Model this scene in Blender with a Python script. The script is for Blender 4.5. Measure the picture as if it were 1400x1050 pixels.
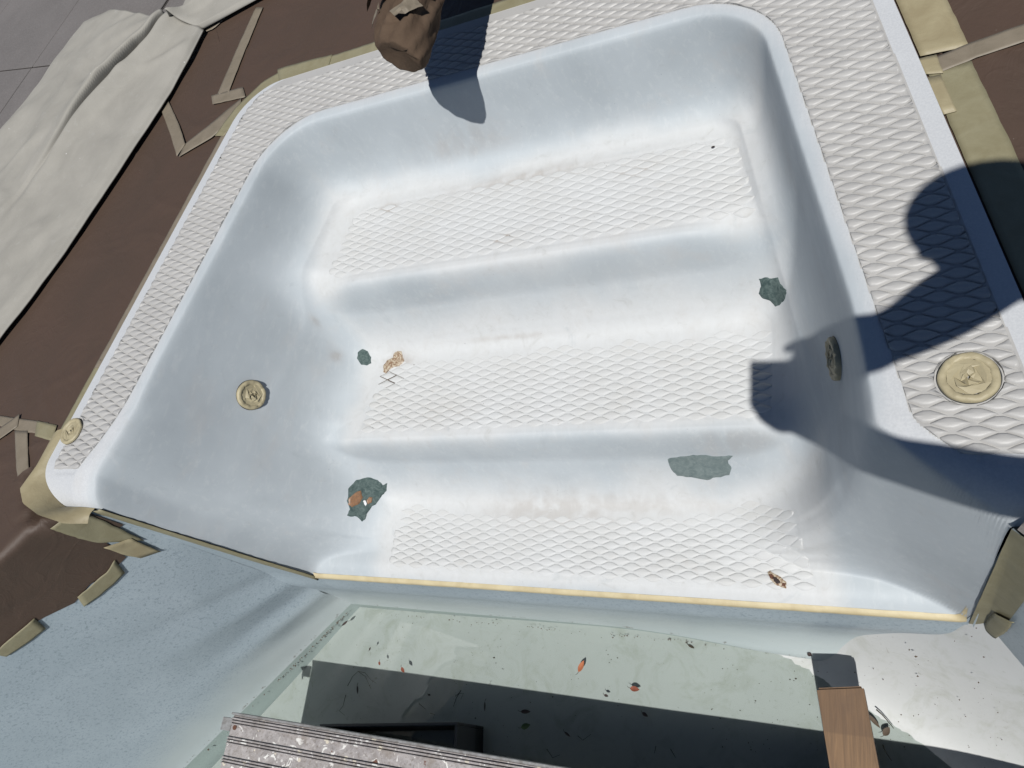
import bpy, bmesh, math, random
import numpy as np
from mathutils import Vector, Matrix, noise as mnoise

# ---------------------------------------------------------------- camera, light, exposure
scene = bpy.context.scene
for o in list(bpy.data.objects):
    bpy.data.objects.remove(o)
col = scene.collection
F_PX, CX, CY = 1058.0, 700.0, 525.0          # photo calibration (1400 x 1050)
H = 0.95                                      # lens height above the deck (z = 0)


def _ray(px, py):
    v = np.array([px - CX, py - CY, F_PX])
    return v / np.linalg.norm(v)


_X = -_ray(-1388, 665)
_d = _ray(1298, 1100)
_d = _d - _X * (_d @ _X)
_d /= np.linalg.norm(_d)
_Y = np.cross(-_d, _X)
R = np.array([_X, _Y, -_d])                   # camera (right, down, forward) -> world
C0 = np.array([0.0, 0.0, H])

cam_data = bpy.data.cameras.new('camera')
cam = bpy.data.objects.new('camera', cam_data)
col.objects.link(cam)
m = np.eye(4)
m[:3, 0] = R[:, 0]
m[:3, 1] = -R[:, 1]
m[:3, 2] = -R[:, 2]
m[:3, 3] = C0
cam.matrix_world = Matrix(m.tolist())
cam_data.sensor_width = 36.0
cam_data.lens = F_PX * 36.0 / 1400.0
cam_data.clip_start = 0.01
cam_data.clip_end = 200.0
scene.camera = cam

SUN_D = R @ _ray(1040, 505)                   # travel direction of sunlight
to_sun = -SUN_D
world = bpy.data.worlds.new('World')
scene.world = world
world.use_nodes = True
wn = world.node_tree
wn.nodes.clear()
w_out = wn.nodes.new('ShaderNodeOutputWorld')
w_bg = wn.nodes.new('ShaderNodeBackground')
w_sky = wn.nodes.new('ShaderNodeTexSky')
w_sky.sky_type = 'NISHITA'
w_sky.sun_disc = False
w_sky.sun_elevation = math.asin(to_sun[2])
w_sky.sun_rotation = math.atan2(to_sun[0], to_sun[1])
w_sky.air_density = 0.7
w_sky.dust_density = 0.1
w_sky.ozone_density = 2.0
w_sky.altitude = 1500.0
w_bg.inputs['Strength'].default_value = 0.06
wn.links.new(w_sky.outputs[0], w_bg.inputs['Color'])
wn.links.new(w_bg.outputs[0], w_out.inputs['Surface'])

sun_data = bpy.data.lights.new('sun', 'SUN')
sun_data.energy = 5.0
sun_data.angle = math.radians(0.53)
sun_data.color = (1.0, 0.98, 0.945)
sun = bpy.data.objects.new('sun', sun_data)
col.objects.link(sun)
sun.location = (to_sun * 12).tolist()
sun.rotation_euler = Vector(SUN_D.tolist()).to_track_quat('-Z', 'Y').to_euler()

scene.view_settings.view_transform = 'Standard'
scene.view_settings.look = 'None'
scene.view_settings.exposure = 0.32
scene.view_settings.gamma = 1.0
scene.view_settings.use_curve_mapping = False

random.seed(7)
rng = np.random.default_rng(7)

# ---------------------------------------------------------------- helpers


def link(o, parent=None):
    col.objects.link(o)
    if parent is not None:
        o.parent = parent
    return o


def tag(o, label=None, cat=None, group=None, kind=None):
    if label:
        o['label'] = label
    if cat:
        o['category'] = cat
    if group:
        o['group'] = group
    if kind:
        o['kind'] = kind
    return o


def mesh_obj(name, verts, faces, mats, parent=None, smooth=True, mat_idx=None):
    me = bpy.data.meshes.new(name)
    me.from_pydata([tuple(map(float, v)) for v in verts], [], [tuple(map(int, f)) for f in faces])
    if not isinstance(mats, (list, tuple)):
        mats = [mats]
    for mt in mats:
        me.materials.append(mt)
    if smooth:
        me.polygons.foreach_set('use_smooth', [True] * len(me.polygons))
    if mat_idx is not None:
        me.polygons.foreach_set('material_index', [int(i) for i in mat_idx])
    me.update()
    return link(bpy.data.objects.new(name, me), parent)


def grid_faces(nr, nc, off=0):
    r, c = np.meshgrid(np.arange(nr - 1), np.arange(nc - 1), indexing='ij')
    a = (r * nc + c).ravel() + off
    return np.stack([a, a + 1, a + nc + 1, a + nc], 1)


def smooth01(x):
    x = np.clip(x, 0, 1)
    return x * x * (3 - 2 * x)


def ray_at(px, py):
    return R @ _ray(px, py)


def on_z(px, py, z):
    """world point of a photo pixel on the horizontal plane z"""
    r = ray_at(px, py)
    return C0 + r * ((z - H) / r[2])


_perm = None


def vnoise(x, y, seed=0):
    """smooth value noise in numpy, about -1..1"""
    x = np.asarray(x, float) + seed * 17.31
    y = np.asarray(y, float) + seed * 9.77
    xi, yi = np.floor(x).astype(np.int64), np.floor(y).astype(np.int64)
    xf, yf = x - xi, y - yi

    def h(a, b):
        n = (a * 374761393 + b * 668265263) & 0xffffffff
        n = ((n ^ (n >> 13)) * 1274126177) & 0xffffffff
        return ((n ^ (n >> 16)) & 0xffff) / 32767.5 - 1.0
    u, v = xf * xf * (3 - 2 * xf), yf * yf * (3 - 2 * yf)
    return (h(xi, yi) * (1 - u) + h(xi + 1, yi) * u) * (1 - v) + (h(xi, yi + 1) * (1 - u) + h(xi + 1, yi + 1) * u) * v


def fbm(x, y, seed=0, oct=3):
    s, a, f = 0, 1.0, 1.0
    for i in range(oct):
        s = s + a * vnoise(np.asarray(x) * f, np.asarray(y) * f, seed + i * 3)
        a *= .5
        f *= 2.1
    return s / 1.75


# ---------------------------------------------------------------- materials


def new_mat(name):
    mt = bpy.data.materials.new(name)
    mt.use_nodes = True
    nt = mt.node_tree
    b = nt.nodes['Principled BSDF']
    return mt, nt, b


def N(nt, typ, **kw):
    n = nt.nodes.new(typ)
    for k, v in kw.items():
        if k in n.inputs.keys() if hasattr(n.inputs, 'keys') else False:
            n.inputs[k].default_value = v
        else:
            setattr(n, k, v)
    return n


def coords(nt):
    t = nt.nodes.new('ShaderNodeNewGeometry')
    return t.outputs['Position']


def noise_tex(nt, vec, scale, detail=4, rough=0.55, dist=0.0, mapscale=None, rot=None):
    n = nt.nodes.new('ShaderNodeTexNoise')
    n.inputs['Scale'].default_value = scale
    n.inputs['Detail'].default_value = detail
    n.inputs['Roughness'].default_value = rough
    n.inputs['Distortion'].default_value = dist
    if mapscale or rot:
        mp = nt.nodes.new('ShaderNodeMapping')
        if mapscale:
            mp.inputs['Scale'].default_value = mapscale
        if rot:
            mp.inputs['Rotation'].default_value = rot
        nt.links.new(vec, mp.inputs['Vector'])
        vec = mp.outputs[0]
    nt.links.new(vec, n.inputs['Vector'])
    return n.outputs['Fac']


def ramp(nt, fac, stops):
    r = nt.nodes.new('ShaderNodeValToRGB')
    els = r.color_ramp.elements
    while len(els) < len(stops):
        els.new(0.5)
    for e, (p, c) in zip(els, stops):
        e.position = p
        e.color = (c, c, c, 1) if isinstance(c, (int, float)) else (*c, 1)
    nt.links.new(fac, r.inputs['Fac'])
    return r.outputs['Color']


def mix(nt, fac, a, b, mode='MIX'):
    n = nt.nodes.new('ShaderNodeMix')
    n.data_type = 'RGBA'
    n.blend_type = mode
    if isinstance(fac, (int, float)):
        n.inputs[0].default_value = fac
    else:
        nt.links.new(fac, n.inputs[0])
    for i, v in ((6, a), (7, b)):
        if isinstance(v, (tuple, list)):
            n.inputs[i].default_value = (*v, 1)
        else:
            nt.links.new(v, n.inputs[i])
    return n.outputs[2]


def mathn(nt, op, a, b=None):
    n = nt.nodes.new('ShaderNodeMath')
    n.operation = op
    for i, v in enumerate((a, b)):
        if v is None:
            continue
        if isinstance(v, (int, float)):
            n.inputs[i].default_value = v
        else:
            nt.links.new(v, n.inputs[i])
    return n.outputs[0]


def bump(nt, b, h, strength, dist=0.002):
    n = nt.nodes.new('ShaderNodeBump')
    n.inputs['Strength'].default_value = strength
    n.inputs['Distance'].default_value = dist
    nt.links.new(h, n.inputs['Height'])
    nt.links.new(n.outputs[0], b.inputs['Normal'])


def specks(nt, vec, scale, size, density_seed=0.0, mapscale=None):
    """sharp little specks: 1 inside a speck"""
    v = nt.nodes.new('ShaderNodeTexVoronoi')
    v.inputs['Scale'].default_value = scale
    v.inputs['Randomness'].default_value = 1.0
    mp = nt.nodes.new('ShaderNodeMapping')
    mp.inputs['Location'].default_value = (density_seed, density_seed * .7, 0)
    if mapscale:
        mp.inputs['Scale'].default_value = mapscale
    nt.links.new(vec, mp.inputs['Vector'])
    nt.links.new(mp.outputs[0], v.inputs['Vector'])
    sz = nt.nodes.new('ShaderNodeSeparateColor')
    nt.links.new(v.outputs['Color'], sz.inputs[0])
    thr = mathn(nt, 'MULTIPLY', sz.outputs[0], size)
    return mathn(nt, 'LESS_THAN', v.outputs['Distance'], thr)


# sanded gelcoat of the tub
M = {}
mt, nt, b = new_mat('tub_gelcoat')
P = coords(nt)
n1 = noise_tex(nt, P, 3.2, 5, .6, .4)
n2 = noise_tex(nt, P, 14, 5, .65, .2, (1, .35, 1))
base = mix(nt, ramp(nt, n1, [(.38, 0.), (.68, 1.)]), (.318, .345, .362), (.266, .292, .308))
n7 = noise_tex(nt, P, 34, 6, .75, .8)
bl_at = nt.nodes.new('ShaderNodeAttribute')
bl_at.attribute_name = 'tread_light'
base = mix(nt, bl_at.outputs['Fac'], base, mix(nt, ramp(nt, n7, [(.45, 0.), (.72, .55)]), (.378, .386, .387), (.334, .335, .327)))  # treads painted lighter than walls: part of the light contrast put into colour
lp_at = nt.nodes.new('ShaderNodeAttribute')
lp_at.attribute_name = 'lip'
lip_c = mix(nt, ramp(nt, noise_tex(nt, P, 320, 3, .6), [(.42, 0.), (.60, 1.)]), (.338, .347, .357), (.368, .377, .384))
lip_c = mix(nt, ramp(nt, noise_tex(nt, P, 22, 4, .6), [(.55, 0.), (.8, .5)]), lip_c, (0.3996, 0.4107, 0.4181))
base = mix(nt, lp_at.outputs['Fac'], base, lip_c)
gr_at = nt.nodes.new('ShaderNodeAttribute')
gr_at.attribute_name = 'grime'
base = mix(nt, gr_at.outputs['Fac'], base, (.175, .135, .100))
base = mix(nt, ramp(nt, n2, [(.56, 0.), (.78, .35)]), base, (.335, .318, .300))
n5 = noise_tex(nt, P, 7.5, 6, .7, 1.2)
base = mix(nt, ramp(nt, n5, [(.60, 0.), (.72, .40)]), base, (.245, .270, .280))
n6 = noise_tex(nt, P, 90, 5, .75, .3, (1, .18, .6), (0, 0, .35))
base = mix(nt, ramp(nt, n6, [(.52, 0.), (.75, .30)]), base, (.43, .44, .44))
base = mix(nt, ramp(nt, n7, [(.60, 0.), (.76, .38)]), base, (.245, .250, .240))
sp = specks(nt, P, 95, .055)
sp_m = mathn(nt, 'MULTIPLY', sp, ramp(nt, noise_tex(nt, P, 6, 2), [(.5, 0.), (.62, 1.)]))
base = mix(nt, sp_m, base, (0.0666, 0.0555, 0.0481))
nt.links.new(base, b.inputs['Base Color'])
nt.links.new(ramp(nt, n2, [(.3, .54), (.75, .74)]), b.inputs['Roughness'])
b.inputs['Specular IOR Level'].default_value = .25
n3 = noise_tex(nt, P, 190, 3, .6)
bump(nt, b, mathn(nt, 'ADD', mathn(nt, 'MULTIPLY', n3, .3), n5), .12, .002)
M['tub'] = mt

# speckled pale bullnose
mt, nt, b = new_mat('bullnose_gelcoat')
P = coords(nt)
n1 = noise_tex(nt, P, 320, 3, .6)
n2 = noise_tex(nt, P, 22, 4, .6)
base = mix(nt, ramp(nt, n1, [(.42, 0.), (.60, 1.)]), (.338, .347, .357), (.368, .377, .384))
base = mix(nt, ramp(nt, n2, [(.55, 0.), (.8, .5)]), base, (0.3996, 0.4107, 0.4181))
nt.links.new(base, b.inputs['Base Color'])
b.inputs['Roughness'].default_value = .42
b.inputs['Specular IOR Level'].default_value = .4
bump(nt, b, n1, .18, .001)
M['bull'] = mt

# textured rim paint
mt, nt, b = new_mat('rim_grip_gelcoat')
P = coords(nt)
n1 = noise_tex(nt, P, 9, 5, .6)
n2 = noise_tex(nt, P, 60, 4, .65)
base = mix(nt, ramp(nt, n1, [(.35, 0.), (.7, 1.)]), (.296, .291, .281), (.268, .263, .254))
base = mix(nt, ramp(nt, n2, [(.60, 0.), (.80, .45)]), base, (.225, .214, .196))
sp = specks(nt, P, 120, .05, 3.0)
base = mix(nt, mathn(nt, 'MULTIPLY', sp, ramp(nt, noise_tex(nt, P, 8, 2), [(.55, 0.), (.62, 1.)])), base, (0.074, 0.0629, 0.0518))
nt.links.new(base, b.inputs['Base Color'])
b.inputs['Roughness'].default_value = .46
b.inputs['Specular IOR Level'].default_value = .32
n3 = noise_tex(nt, P, 420, 2, .5)
bump(nt, b, n3, .10, .001)
M['rim'] = mt

# treads lozenge paint
mt, nt, b = new_mat('tread_gelcoat')
P = coords(nt)
n1 = noise_tex(nt, P, 7, 5, .65, .5)
base = mix(nt, ramp(nt, n1, [(.36, 0.), (.72, 1.)]), (.385, .392, .392), (.355, .356, .347))
n2 = noise_tex(nt, P, 26, 5, .7)
base = mix(nt, ramp(nt, n2, [(.60, 0.), (.80, .45)]), base, (0.3182, 0.296, 0.2738))
sp = specks(nt, P, 70, .06, 5.0)
base = mix(nt, mathn(nt, 'MULTIPLY', sp, ramp(nt, noise_tex(nt, P, 9, 2), [(.52, 0.), (.6, 1.)])), base, (0.0592, 0.0481, 0.0407))
nt.links.new(base, b.inputs['Base Color'])
b.inputs['Roughness'].default_value = .62
b.inputs['Specular IOR Level'].default_value = .22
M['tread'] = mt

# brown masking paper
mt, nt, b = new_mat('brown_masking_paper')
P = coords(nt)
n1 = noise_tex(nt, P, 5, 6, .65, .6)
n2 = noise_tex(nt, P, 240, 3, .6)
base = mix(nt, ramp(nt, n1, [(.35, 0.), (.7, 1.)]), (.052, .0318, .0218), (.044, .0285, .0195))
base = mix(nt, ramp(nt, n2, [(.3, 0.), (.8, .25)]), base, (0.0474, 0.0318, 0.0237))
sp = specks(nt, P, 60, .035, 2.0)
base = mix(nt, mathn(nt, 'MULTIPLY', sp, .55), base, (0.259, 0.2368, 0.2072))
nt.links.new(base, b.inputs['Base Color'])
b.inputs['Roughness'].default_value = .62
b.inputs['Specular IOR Level'].default_value = .35
n4 = noise_tex(nt, P, 9, 6, .62, 1.6)
n4b = mathn(nt, 'ABSOLUTE', mathn(nt, 'SUBTRACT', noise_tex(nt, P, 6, 3, .5, 1.0), .5))
cre = ramp(nt, n4b, [(.0, 1.), (.035, 0.)])
bump(nt, b, mathn(nt, 'ADD', mathn(nt, 'ADD', n4, mathn(nt, 'MULTIPLY', cre, .10)), mathn(nt, 'MULTIPLY', n2, .03)), .30, .010)
M['paper'] = mt


mt, nt, b = new_mat('wrapping_paper')
P = coords(nt)
n1 = noise_tex(nt, P, 16, 5, .65, .6)
nt.links.new(mix(nt, ramp(nt, n1, [(.35, 0.), (.7, 1.)]), (.078, .054, .037), (.048, .032, .022)), b.inputs['Base Color'])
b.inputs['Roughness'].default_value = .92
b.inputs['Specular IOR Level'].default_value = .1
bump(nt, b, noise_tex(nt, P, 60, 4, .6), .25, .004)
M['wrap'] = mt


def tape_mat(name, c1, c2, alpha=1.0):
    mt, nt, b = new_mat(name)
    P = coords(nt)
    n1 = noise_tex(nt, P, 26, 4, .6, .5)
    n2 = noise_tex(nt, P, 500, 2, .5)
    base = mix(nt, ramp(nt, n1, [(.35, 0.), (.68, 1.)]), c1, c2)
    nt.links.new(base, b.inputs['Base Color'])
    b.inputs['Roughness'].default_value = .55
    b.inputs['Specular IOR Level'].default_value = .35
    n3 = noise_tex(nt, P, 70, 4, .6, .6)
    bump(nt, b, mathn(nt, 'ADD', n3, mathn(nt, 'MULTIPLY', n2, .1)), .22, .003)
    return mt


M['tape'] = tape_mat('cream_masking_tape', (0.2294, 0.1983, 0.1221), (0.1924, 0.1613, 0.0962))
M['tape_cap'] = tape_mat('pale_masking_tape', (.285, .250, .160), (.235, .203, .128))
M['tape_thin'] = tape_mat('greyish_masking_tape', (0.148, 0.1243, 0.0925), (0.1221, 0.1021, 0.074))
M['tape_edge'] = tape_mat('greenish_masking_tape', (0.1739, 0.1591, 0.0999), (0.148, 0.1317, 0.0777))
M['tape_bright'] = tape_mat('fresh_masking_tape', (0.37, 0.3182, 0.1998), (0.3108, 0.259, 0.1554))

# canvas drop cloth
mt, nt, b = new_mat('canvas')
P = coords(nt)
wv = nt.nodes.new('ShaderNodeTexChecker')
n1 = noise_tex(nt, P, 7, 6, .65, .5)
n2 = noise_tex(nt, P, 420, 2, .6)
n3 = noise_tex(nt, P, 40, 5, .7, .6)
nt.nodes.remove(wv)
base = mix(nt, ramp(nt, n1, [(.35, 0.), (.72, 1.)]), (.232, .222, .198), (.192, .184, .164))
base = mix(nt, ramp(nt, n3, [(.58, 0.), (.75, .4)]), base, (0.2738, 0.2701, 0.2553))
sp = specks(nt, P, 22, .05, 9.0)
base = mix(nt, mathn(nt, 'MULTIPLY', sp, .8), base, (0.4292, 0.4218, 0.407))
sp2 = specks(nt, P, 35, .03, 4.0)
base = mix(nt, mathn(nt, 'MULTIPLY', sp2, .7), base, (0.0888, 0.074, 0.0629))
nt.links.new(base, b.inputs['Base Color'])
b.inputs['Roughness'].default_value = .85
b.inputs['Specular IOR Level'].default_value = .15
bump(nt, b, mathn(nt, 'ADD', mathn(nt, 'MULTIPLY', n2, .12), mathn(nt, 'MULTIPLY', n3, .5)), .2, .004)
M['canvas'] = mt

# concrete paver
mt, nt, b = new_mat('grey_concrete')
P = coords(nt)
n1 = noise_tex(nt, P, 4, 6, .7, .3)
n2 = noise_tex(nt, P, 130, 4, .7)
n3 = noise_tex(nt, P, 900, 2, .5)
base = mix(nt, ramp(nt, n1, [(.3, 0.), (.72, 1.)]), (.105, .096, .092), (.078, .071, .068))
base = mix(nt, ramp(nt, n2, [(.45, 0.), (.8, .7)]), base, (.140, .128, .122))
base = mix(nt, ramp(nt, n3, [(.6, 0.), (.75, .5)]), base, (0.037, 0.0333, 0.0318))
nt.links.new(base, b.inputs['Base Color'])
b.inputs['Roughness'].default_value = .9
bump(nt, b, n2, .35, .003)
M['concrete'] = mt
mt, nt, b = new_mat('joint_grout')
b.inputs['Base Color'].default_value = (.06, .053, .05, 1)
b.inputs['Roughness'].default_value = .95
M['grout'] = mt

# speckled blue pool wall, bare pale band by the waterline
mt, nt, b = new_mat('speckled_pool_gelcoat')
P = coords(nt)
sx = nt.nodes.new('ShaderNodeSeparateXYZ')
nt.links.new(P, sx.inputs[0])
n1 = noise_tex(nt, P, 150, 4, .72)
n2 = noise_tex(nt, P, 3.2, 5, .6, .6)
n3 = noise_tex(nt, P, 300, 2, .6)
blue = mix(nt, ramp(nt, n2, [(.35, 0.), (.68, 1.)]), (.262, .308, .336), (.218, .262, .288))
blue = mix(nt, ramp(nt, n1, [(.34, 1.), (.47, 0.)]), blue, (.152, .190, .214))
blue = mix(nt, ramp(nt, n3, [(.62, 0.), (.70, .6)]), blue, (0.3256, 0.37, 0.3996))
sp = specks(nt, P, 260, .20, 1.0)
blue = mix(nt, mathn(nt, 'MULTIPLY', sp, .75), blue, (0.074, 0.1036, 0.1221))
pale = mix(nt, ramp(nt, n2, [(.35, 0.), (.7, 1.)]), (0.3108, 0.3478, 0.3515), (0.2738, 0.3145, 0.3182))
sp3 = specks(nt, P, 110, .06, 2.0)
pale = mix(nt, sp3, pale, (0.074, 0.074, 0.0666))
wob = mathn(nt, 'MULTIPLY', mathn(nt, 'SUBTRACT', noise_tex(nt, P, 6, 3), .5), .12)
zz = mathn(nt, 'ADD', sx.outputs[2], wob)
fade = nt.nodes.new('ShaderNodeMapRange')
fade.inputs['From Min'].default_value = -.93
fade.inputs['From Max'].default_value = -.80
nt.links.new(zz, fade.inputs['Value'])
base = mix(nt, fade.outputs[0], pale, blue)
# grimy scum line where the water once stood
gz = mathn(nt, 'ABSOLUTE', mathn(nt, 'ADD', sx.outputs[2], .992))
scum = mathn(nt, 'LESS_THAN', gz, .006)
scum = mathn(nt, 'MULTIPLY', scum, ramp(nt, noise_tex(nt, P, 45, 4, .7), [(.58, 0.), (.64, .8)]))
base = mix(nt, scum, base, (0.0888, 0.0777, 0.0629))
nt.links.new(base, b.inputs['Base Color'])
b.inputs['Roughness'].default_value = .40
b.inputs['Specular IOR Level'].default_value = .4
bump(nt, b, n1, .08, .001)
M['wall'] = mt

# pool floor
mt, nt, b = new_mat('pool_floor_gelcoat')
P = coords(nt)
n1 = noise_tex(nt, P, 4, 5, .6, .5)
n2 = noise_tex(nt, P, 32, 5, .7)
base = mix(nt, ramp(nt, n1, [(.35, 0.), (.7, 1.)]), (0.3515, 0.3589, 0.3552), (0.3293, 0.3367, 0.333))
base = mix(nt, ramp(nt, n2, [(.62, 0.), (.82, .5)]), base, (0.2664, 0.2627, 0.2479))
silt = mathn(nt, 'MULTIPLY', ramp(nt, noise_tex(nt, P, 11, 6, .72, 1.0), [(.50, 0.), (.72, 1.)]), .5)
base = mix(nt, silt, base, (.215, .225, .180))
silt2 = ramp(nt, noise_tex(nt, P, 55, 5, .75, .5), [(.60, 0.), (.70, .55)])
base = mix(nt, mathn(nt, 'MULTIPLY', silt2, ramp(nt, noise_tex(nt, P, 5, 3), [(.42, 0.), (.6, 1.)])), base, (.16, .155, .12))
sp = specks(nt, P, 80, .10, 6.0)
base = mix(nt, mathn(nt, 'MULTIPLY', sp, ramp(nt, noise_tex(nt, P, 7, 2), [(.48, 0.), (.58, 1.)])), base, (0.0888, 0.0777, 0.0629))
nt.links.new(base, b.inputs['Base Color'])
b.inputs['Roughness'].default_value = .5
M['floor'] = mt

# water: clear film with a green-grey tint and mirror reflection
mt = bpy.data.materials.new('shallow_water')
mt.use_nodes = True
nt = mt.node_tree
nt.nodes.clear()
out = nt.nodes.new('ShaderNodeOutputMaterial')
tr = nt.nodes.new('ShaderNodeBsdfTransparent')
tr.inputs['Color'].default_value = (.745, .785, .765, 1)
gl = nt.nodes.new('ShaderNodeBsdfGlossy')
gl.inputs['Roughness'].default_value = .02
fr = nt.nodes.new('ShaderNodeFresnel')
fr.inputs['IOR'].default_value = 1.33
ms = nt.nodes.new('ShaderNodeMixShader')
nt.links.new(fr.outputs[0], ms.inputs[0])
nt.links.new(tr.outputs[0], ms.inputs[1])
nt.links.new(gl.outputs[0], ms.inputs[2])
nt.links.new(ms.outputs[0], out.inputs['Surface'])
M['water'] = mt

# paint-splattered aluminium
mt, nt, b = new_mat('splattered_aluminium')
P = coords(nt)
n1 = noise_tex(nt, P, 38, 5, .65, .6)
n2 = noise_tex(nt, P, 13, 4, .6, .8)
n3 = noise_tex(nt, P, 120, 4, .7)
base = mix(nt, ramp(nt, n1, [(.35, 0.), (.7, 1.)]), (0.296, 0.2775, 0.2738), (0.1776, 0.1628, 0.1591))
base = mix(nt, ramp(nt, n3, [(.52, 0.), (.66, .7)]), base, (0.1184, 0.0999, 0.0851))
base = mix(nt, ramp(nt, noise_tex(nt, P, 30, 3, .6, 1.5), [(.615, 0.), (.64, 1.)]), base, (0.518, 0.5106, 0.4884))
s1 = mathn(nt, 'MULTIPLY', specks(nt, P, 65, .30, 1.5), ramp(nt, noise_tex(nt, P, 6, 3), [(.45, 0.), (.58, 1.)]))
base = mix(nt, ramp(nt, noise_tex(nt, P, 9, 6, .7, 1.2), [(.50, 0.), (.66, .75)]), base, (.17, .145, .125))
base = mix(nt, ramp(nt, noise_tex(nt, P, 55, 6, .8, 1.5), [(.58, 0.), (.66, .8)]), base, (.40, .385, .36))
base = mix(nt, s1, base, (0.5476, 0.5402, 0.518))
s2 = specks(nt, P, 30, .22, 7.5)
base = mix(nt, mathn(nt, 'MULTIPLY', s2, .85), base, (0.444, 0.407, 0.333))
base = mix(nt, ramp(nt, noise_tex(nt, P, 17, 3, .6, .7), [(.665, 0.), (.69, 1.)]), base, (0.0962, 0.0444, 0.0296))
base = mix(nt, ramp(nt, n2, [(.68, 0.), (.73, .8)]), base, (0.074, 0.0777, 0.0888))
nt.links.new(base, b.inputs['Base Color'])
b.inputs['Metallic'].default_value = .15
b.inputs['Roughness'].default_value = .55
bump(nt, b, mathn(nt, 'ADD', n1, s1), .25, .002)
M['alu'] = mt
mt, nt, b = new_mat('dirty_grey_alloy')
P = coords(nt)
n1 = noise_tex(nt, P, 60, 4, .6)
nt.links.new(mix(nt, ramp(nt, n1, [(.4, 0.), (.65, 1.)]), (0.2368, 0.2368, 0.2368), (0.148, 0.1406, 0.1332)), b.inputs['Base Color'])
b.inputs['Metallic'].default_value = .4
b.inputs['Roughness'].default_value = .5
M['alloy'] = mt
mt, nt, b = new_mat('black_plastic')
b.inputs['Base Color'].default_value = (.022, .024, .026, 1)
b.inputs['Roughness'].default_value = .5
M['black'] = mt
mt, nt, b = new_mat('rust')
b.inputs['Base Color'].default_value = (.07, .028, .015, 1)
b.inputs['Roughness'].default_value = .9
M['rust'] = mt

# timber
mt, nt, b = new_mat('weathered_timber')
P = coords(nt)
g = noise_tex(nt, P, 30, 6, .65, .8, (5.5, .30, 5.5), (0, 0, math.radians(7)))
g2 = noise_tex(nt, P, 9, 4, .6, .6)
base = mix(nt, ramp(nt, g, [(.3, 0.), (.7, 1.)]), (.150, .086, .040), (.080, .045, .021))
base = mix(nt, ramp(nt, g2, [(.52, 0.), (.74, .75)]), base, (.075, .045, .027))
sx = nt.nodes.new('ShaderNodeSeparateXYZ')
nt.links.new(P, sx.inputs[0])
dark_end = nt.nodes.new('ShaderNodeMapRange')            # darker brown over the far end of the board
dark_end.inputs['From Min'].default_value = .092
dark_end.inputs['From Max'].default_value = .096
nt.links.new(mathn(nt, 'ADD', sx.outputs[1], mathn(nt, 'MULTIPLY', noise_tex(nt, P, 30, 2), .004)), dark_end.inputs['Value'])
base = mix(nt, mathn(nt, 'MULTIPLY', dark_end.outputs[0], .5), base, (.070, .038, .018))
nt.links.new(base, b.inputs['Base Color'])
b.inputs['Roughness'].default_value = .7
bump(nt, b, g, .3, .002)
M['timber'] = mt
mt, nt, b = new_mat('dark_knot')
b.inputs['Base Color'].default_value = (.055, .028, .015, 1)
b.inputs['Roughness'].default_value = .8
M['knot'] = mt


def plain(name, c, r=.7, spec=.3):
    mt, nt, b = new_mat(name)
    P = coords(nt)
    n1 = noise_tex(nt, P, 90, 4, .65)
    base = mix(nt, ramp(nt, n1, [(.35, 0.), (.68, 1.)]), c, tuple(v * .7 for v in c))
    nt.links.new(base, b.inputs['Base Color'])
    b.inputs['Roughness'].default_value = r
    b.inputs['Specular IOR Level'].default_value = spec
    return mt


M['leaf_red'] = plain('red_brown_leaf', (0.148, 0.0407, 0.0207))
M['leaf_orange'] = plain('orange_leaf', (0.2664, 0.0888, 0.037))
M['leaf_dark'] = plain('dark_wet_leaf', (0.0259, 0.0163, 0.0148))
M['leaf_green'] = plain('green_leaf', (0.037, 0.0629, 0.0222))
M['leaf_brown'] = plain('brown_leaf', (0.0629, 0.0444, 0.0296))
M['twig'] = plain('dark_twig', (0.0444, 0.0407, 0.0296))
M['white'] = plain('white_fleck', (0.592, 0.592, 0.592))
M['crumb'] = plain('brown_crumb', (0.074, 0.0555, 0.0407))

# bared green-grey laminate
mt, nt, b = new_mat('bared_green_laminate')
P = coords(nt)
n1 = noise_tex(nt, P, 75, 5, .7, 1.2)
n2 = noise_tex(nt, P, 200, 3, .6)
base = mix(nt, ramp(nt, n1, [(.36, 0.), (.66, 1.)]), (.030, .048, .047), (.085, .112, .106))
base = mix(nt, ramp(nt, n2, [(.6, 0.), (.75, .5)]), base, (.022, .036, .036))
nt.links.new(base, b.inputs['Base Color'])
b.inputs['Roughness'].default_value = .85
b.inputs['Specular IOR Level'].default_value = .12
bump(nt, b, n1, .3, .003)
M['lam'] = mt
mt, nt, b = new_mat('bared_grey_laminate')
P = coords(nt)
n1 = noise_tex(nt, P, 60, 5, .65, .8)
base = mix(nt, ramp(nt, n1, [(.36, 0.), (.66, 1.)]), (.075, .100, .100), (.118, .146, .143))
n2 = noise_tex(nt, P, 180, 4, .7, .3, (1, 3, 1))
base = mix(nt, ramp(nt, n2, [(.55, 0.), (.72, .6)]), base, (.17, .20, .195))
nt.links.new(base, b.inputs['Base Color'])
b.inputs['Roughness'].default_value = .5
M['lam_grey'] = mt
mt, nt, b = new_mat('orange_brown_resin')
P = coords(nt)
n1 = noise_tex(nt, P, 150, 5, .65, .8)
base = mix(nt, ramp(nt, n1, [(.4, 0.), (.66, 1.)]), (0.1924, 0.0962, 0.0444), (0.1184, 0.0666, 0.037))
nt.links.new(base, b.inputs['Base Color'])
M['resin'] = mt
mt, nt, b = new_mat('tan_filler')
P = coords(nt)
n1 = noise_tex(nt, P, 240, 5, .7, .8)
base = mix(nt, ramp(nt, n1, [(.44, 0.), (.56, 1.)]), (.125, .065, .030), (.33, .285, .215))
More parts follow.
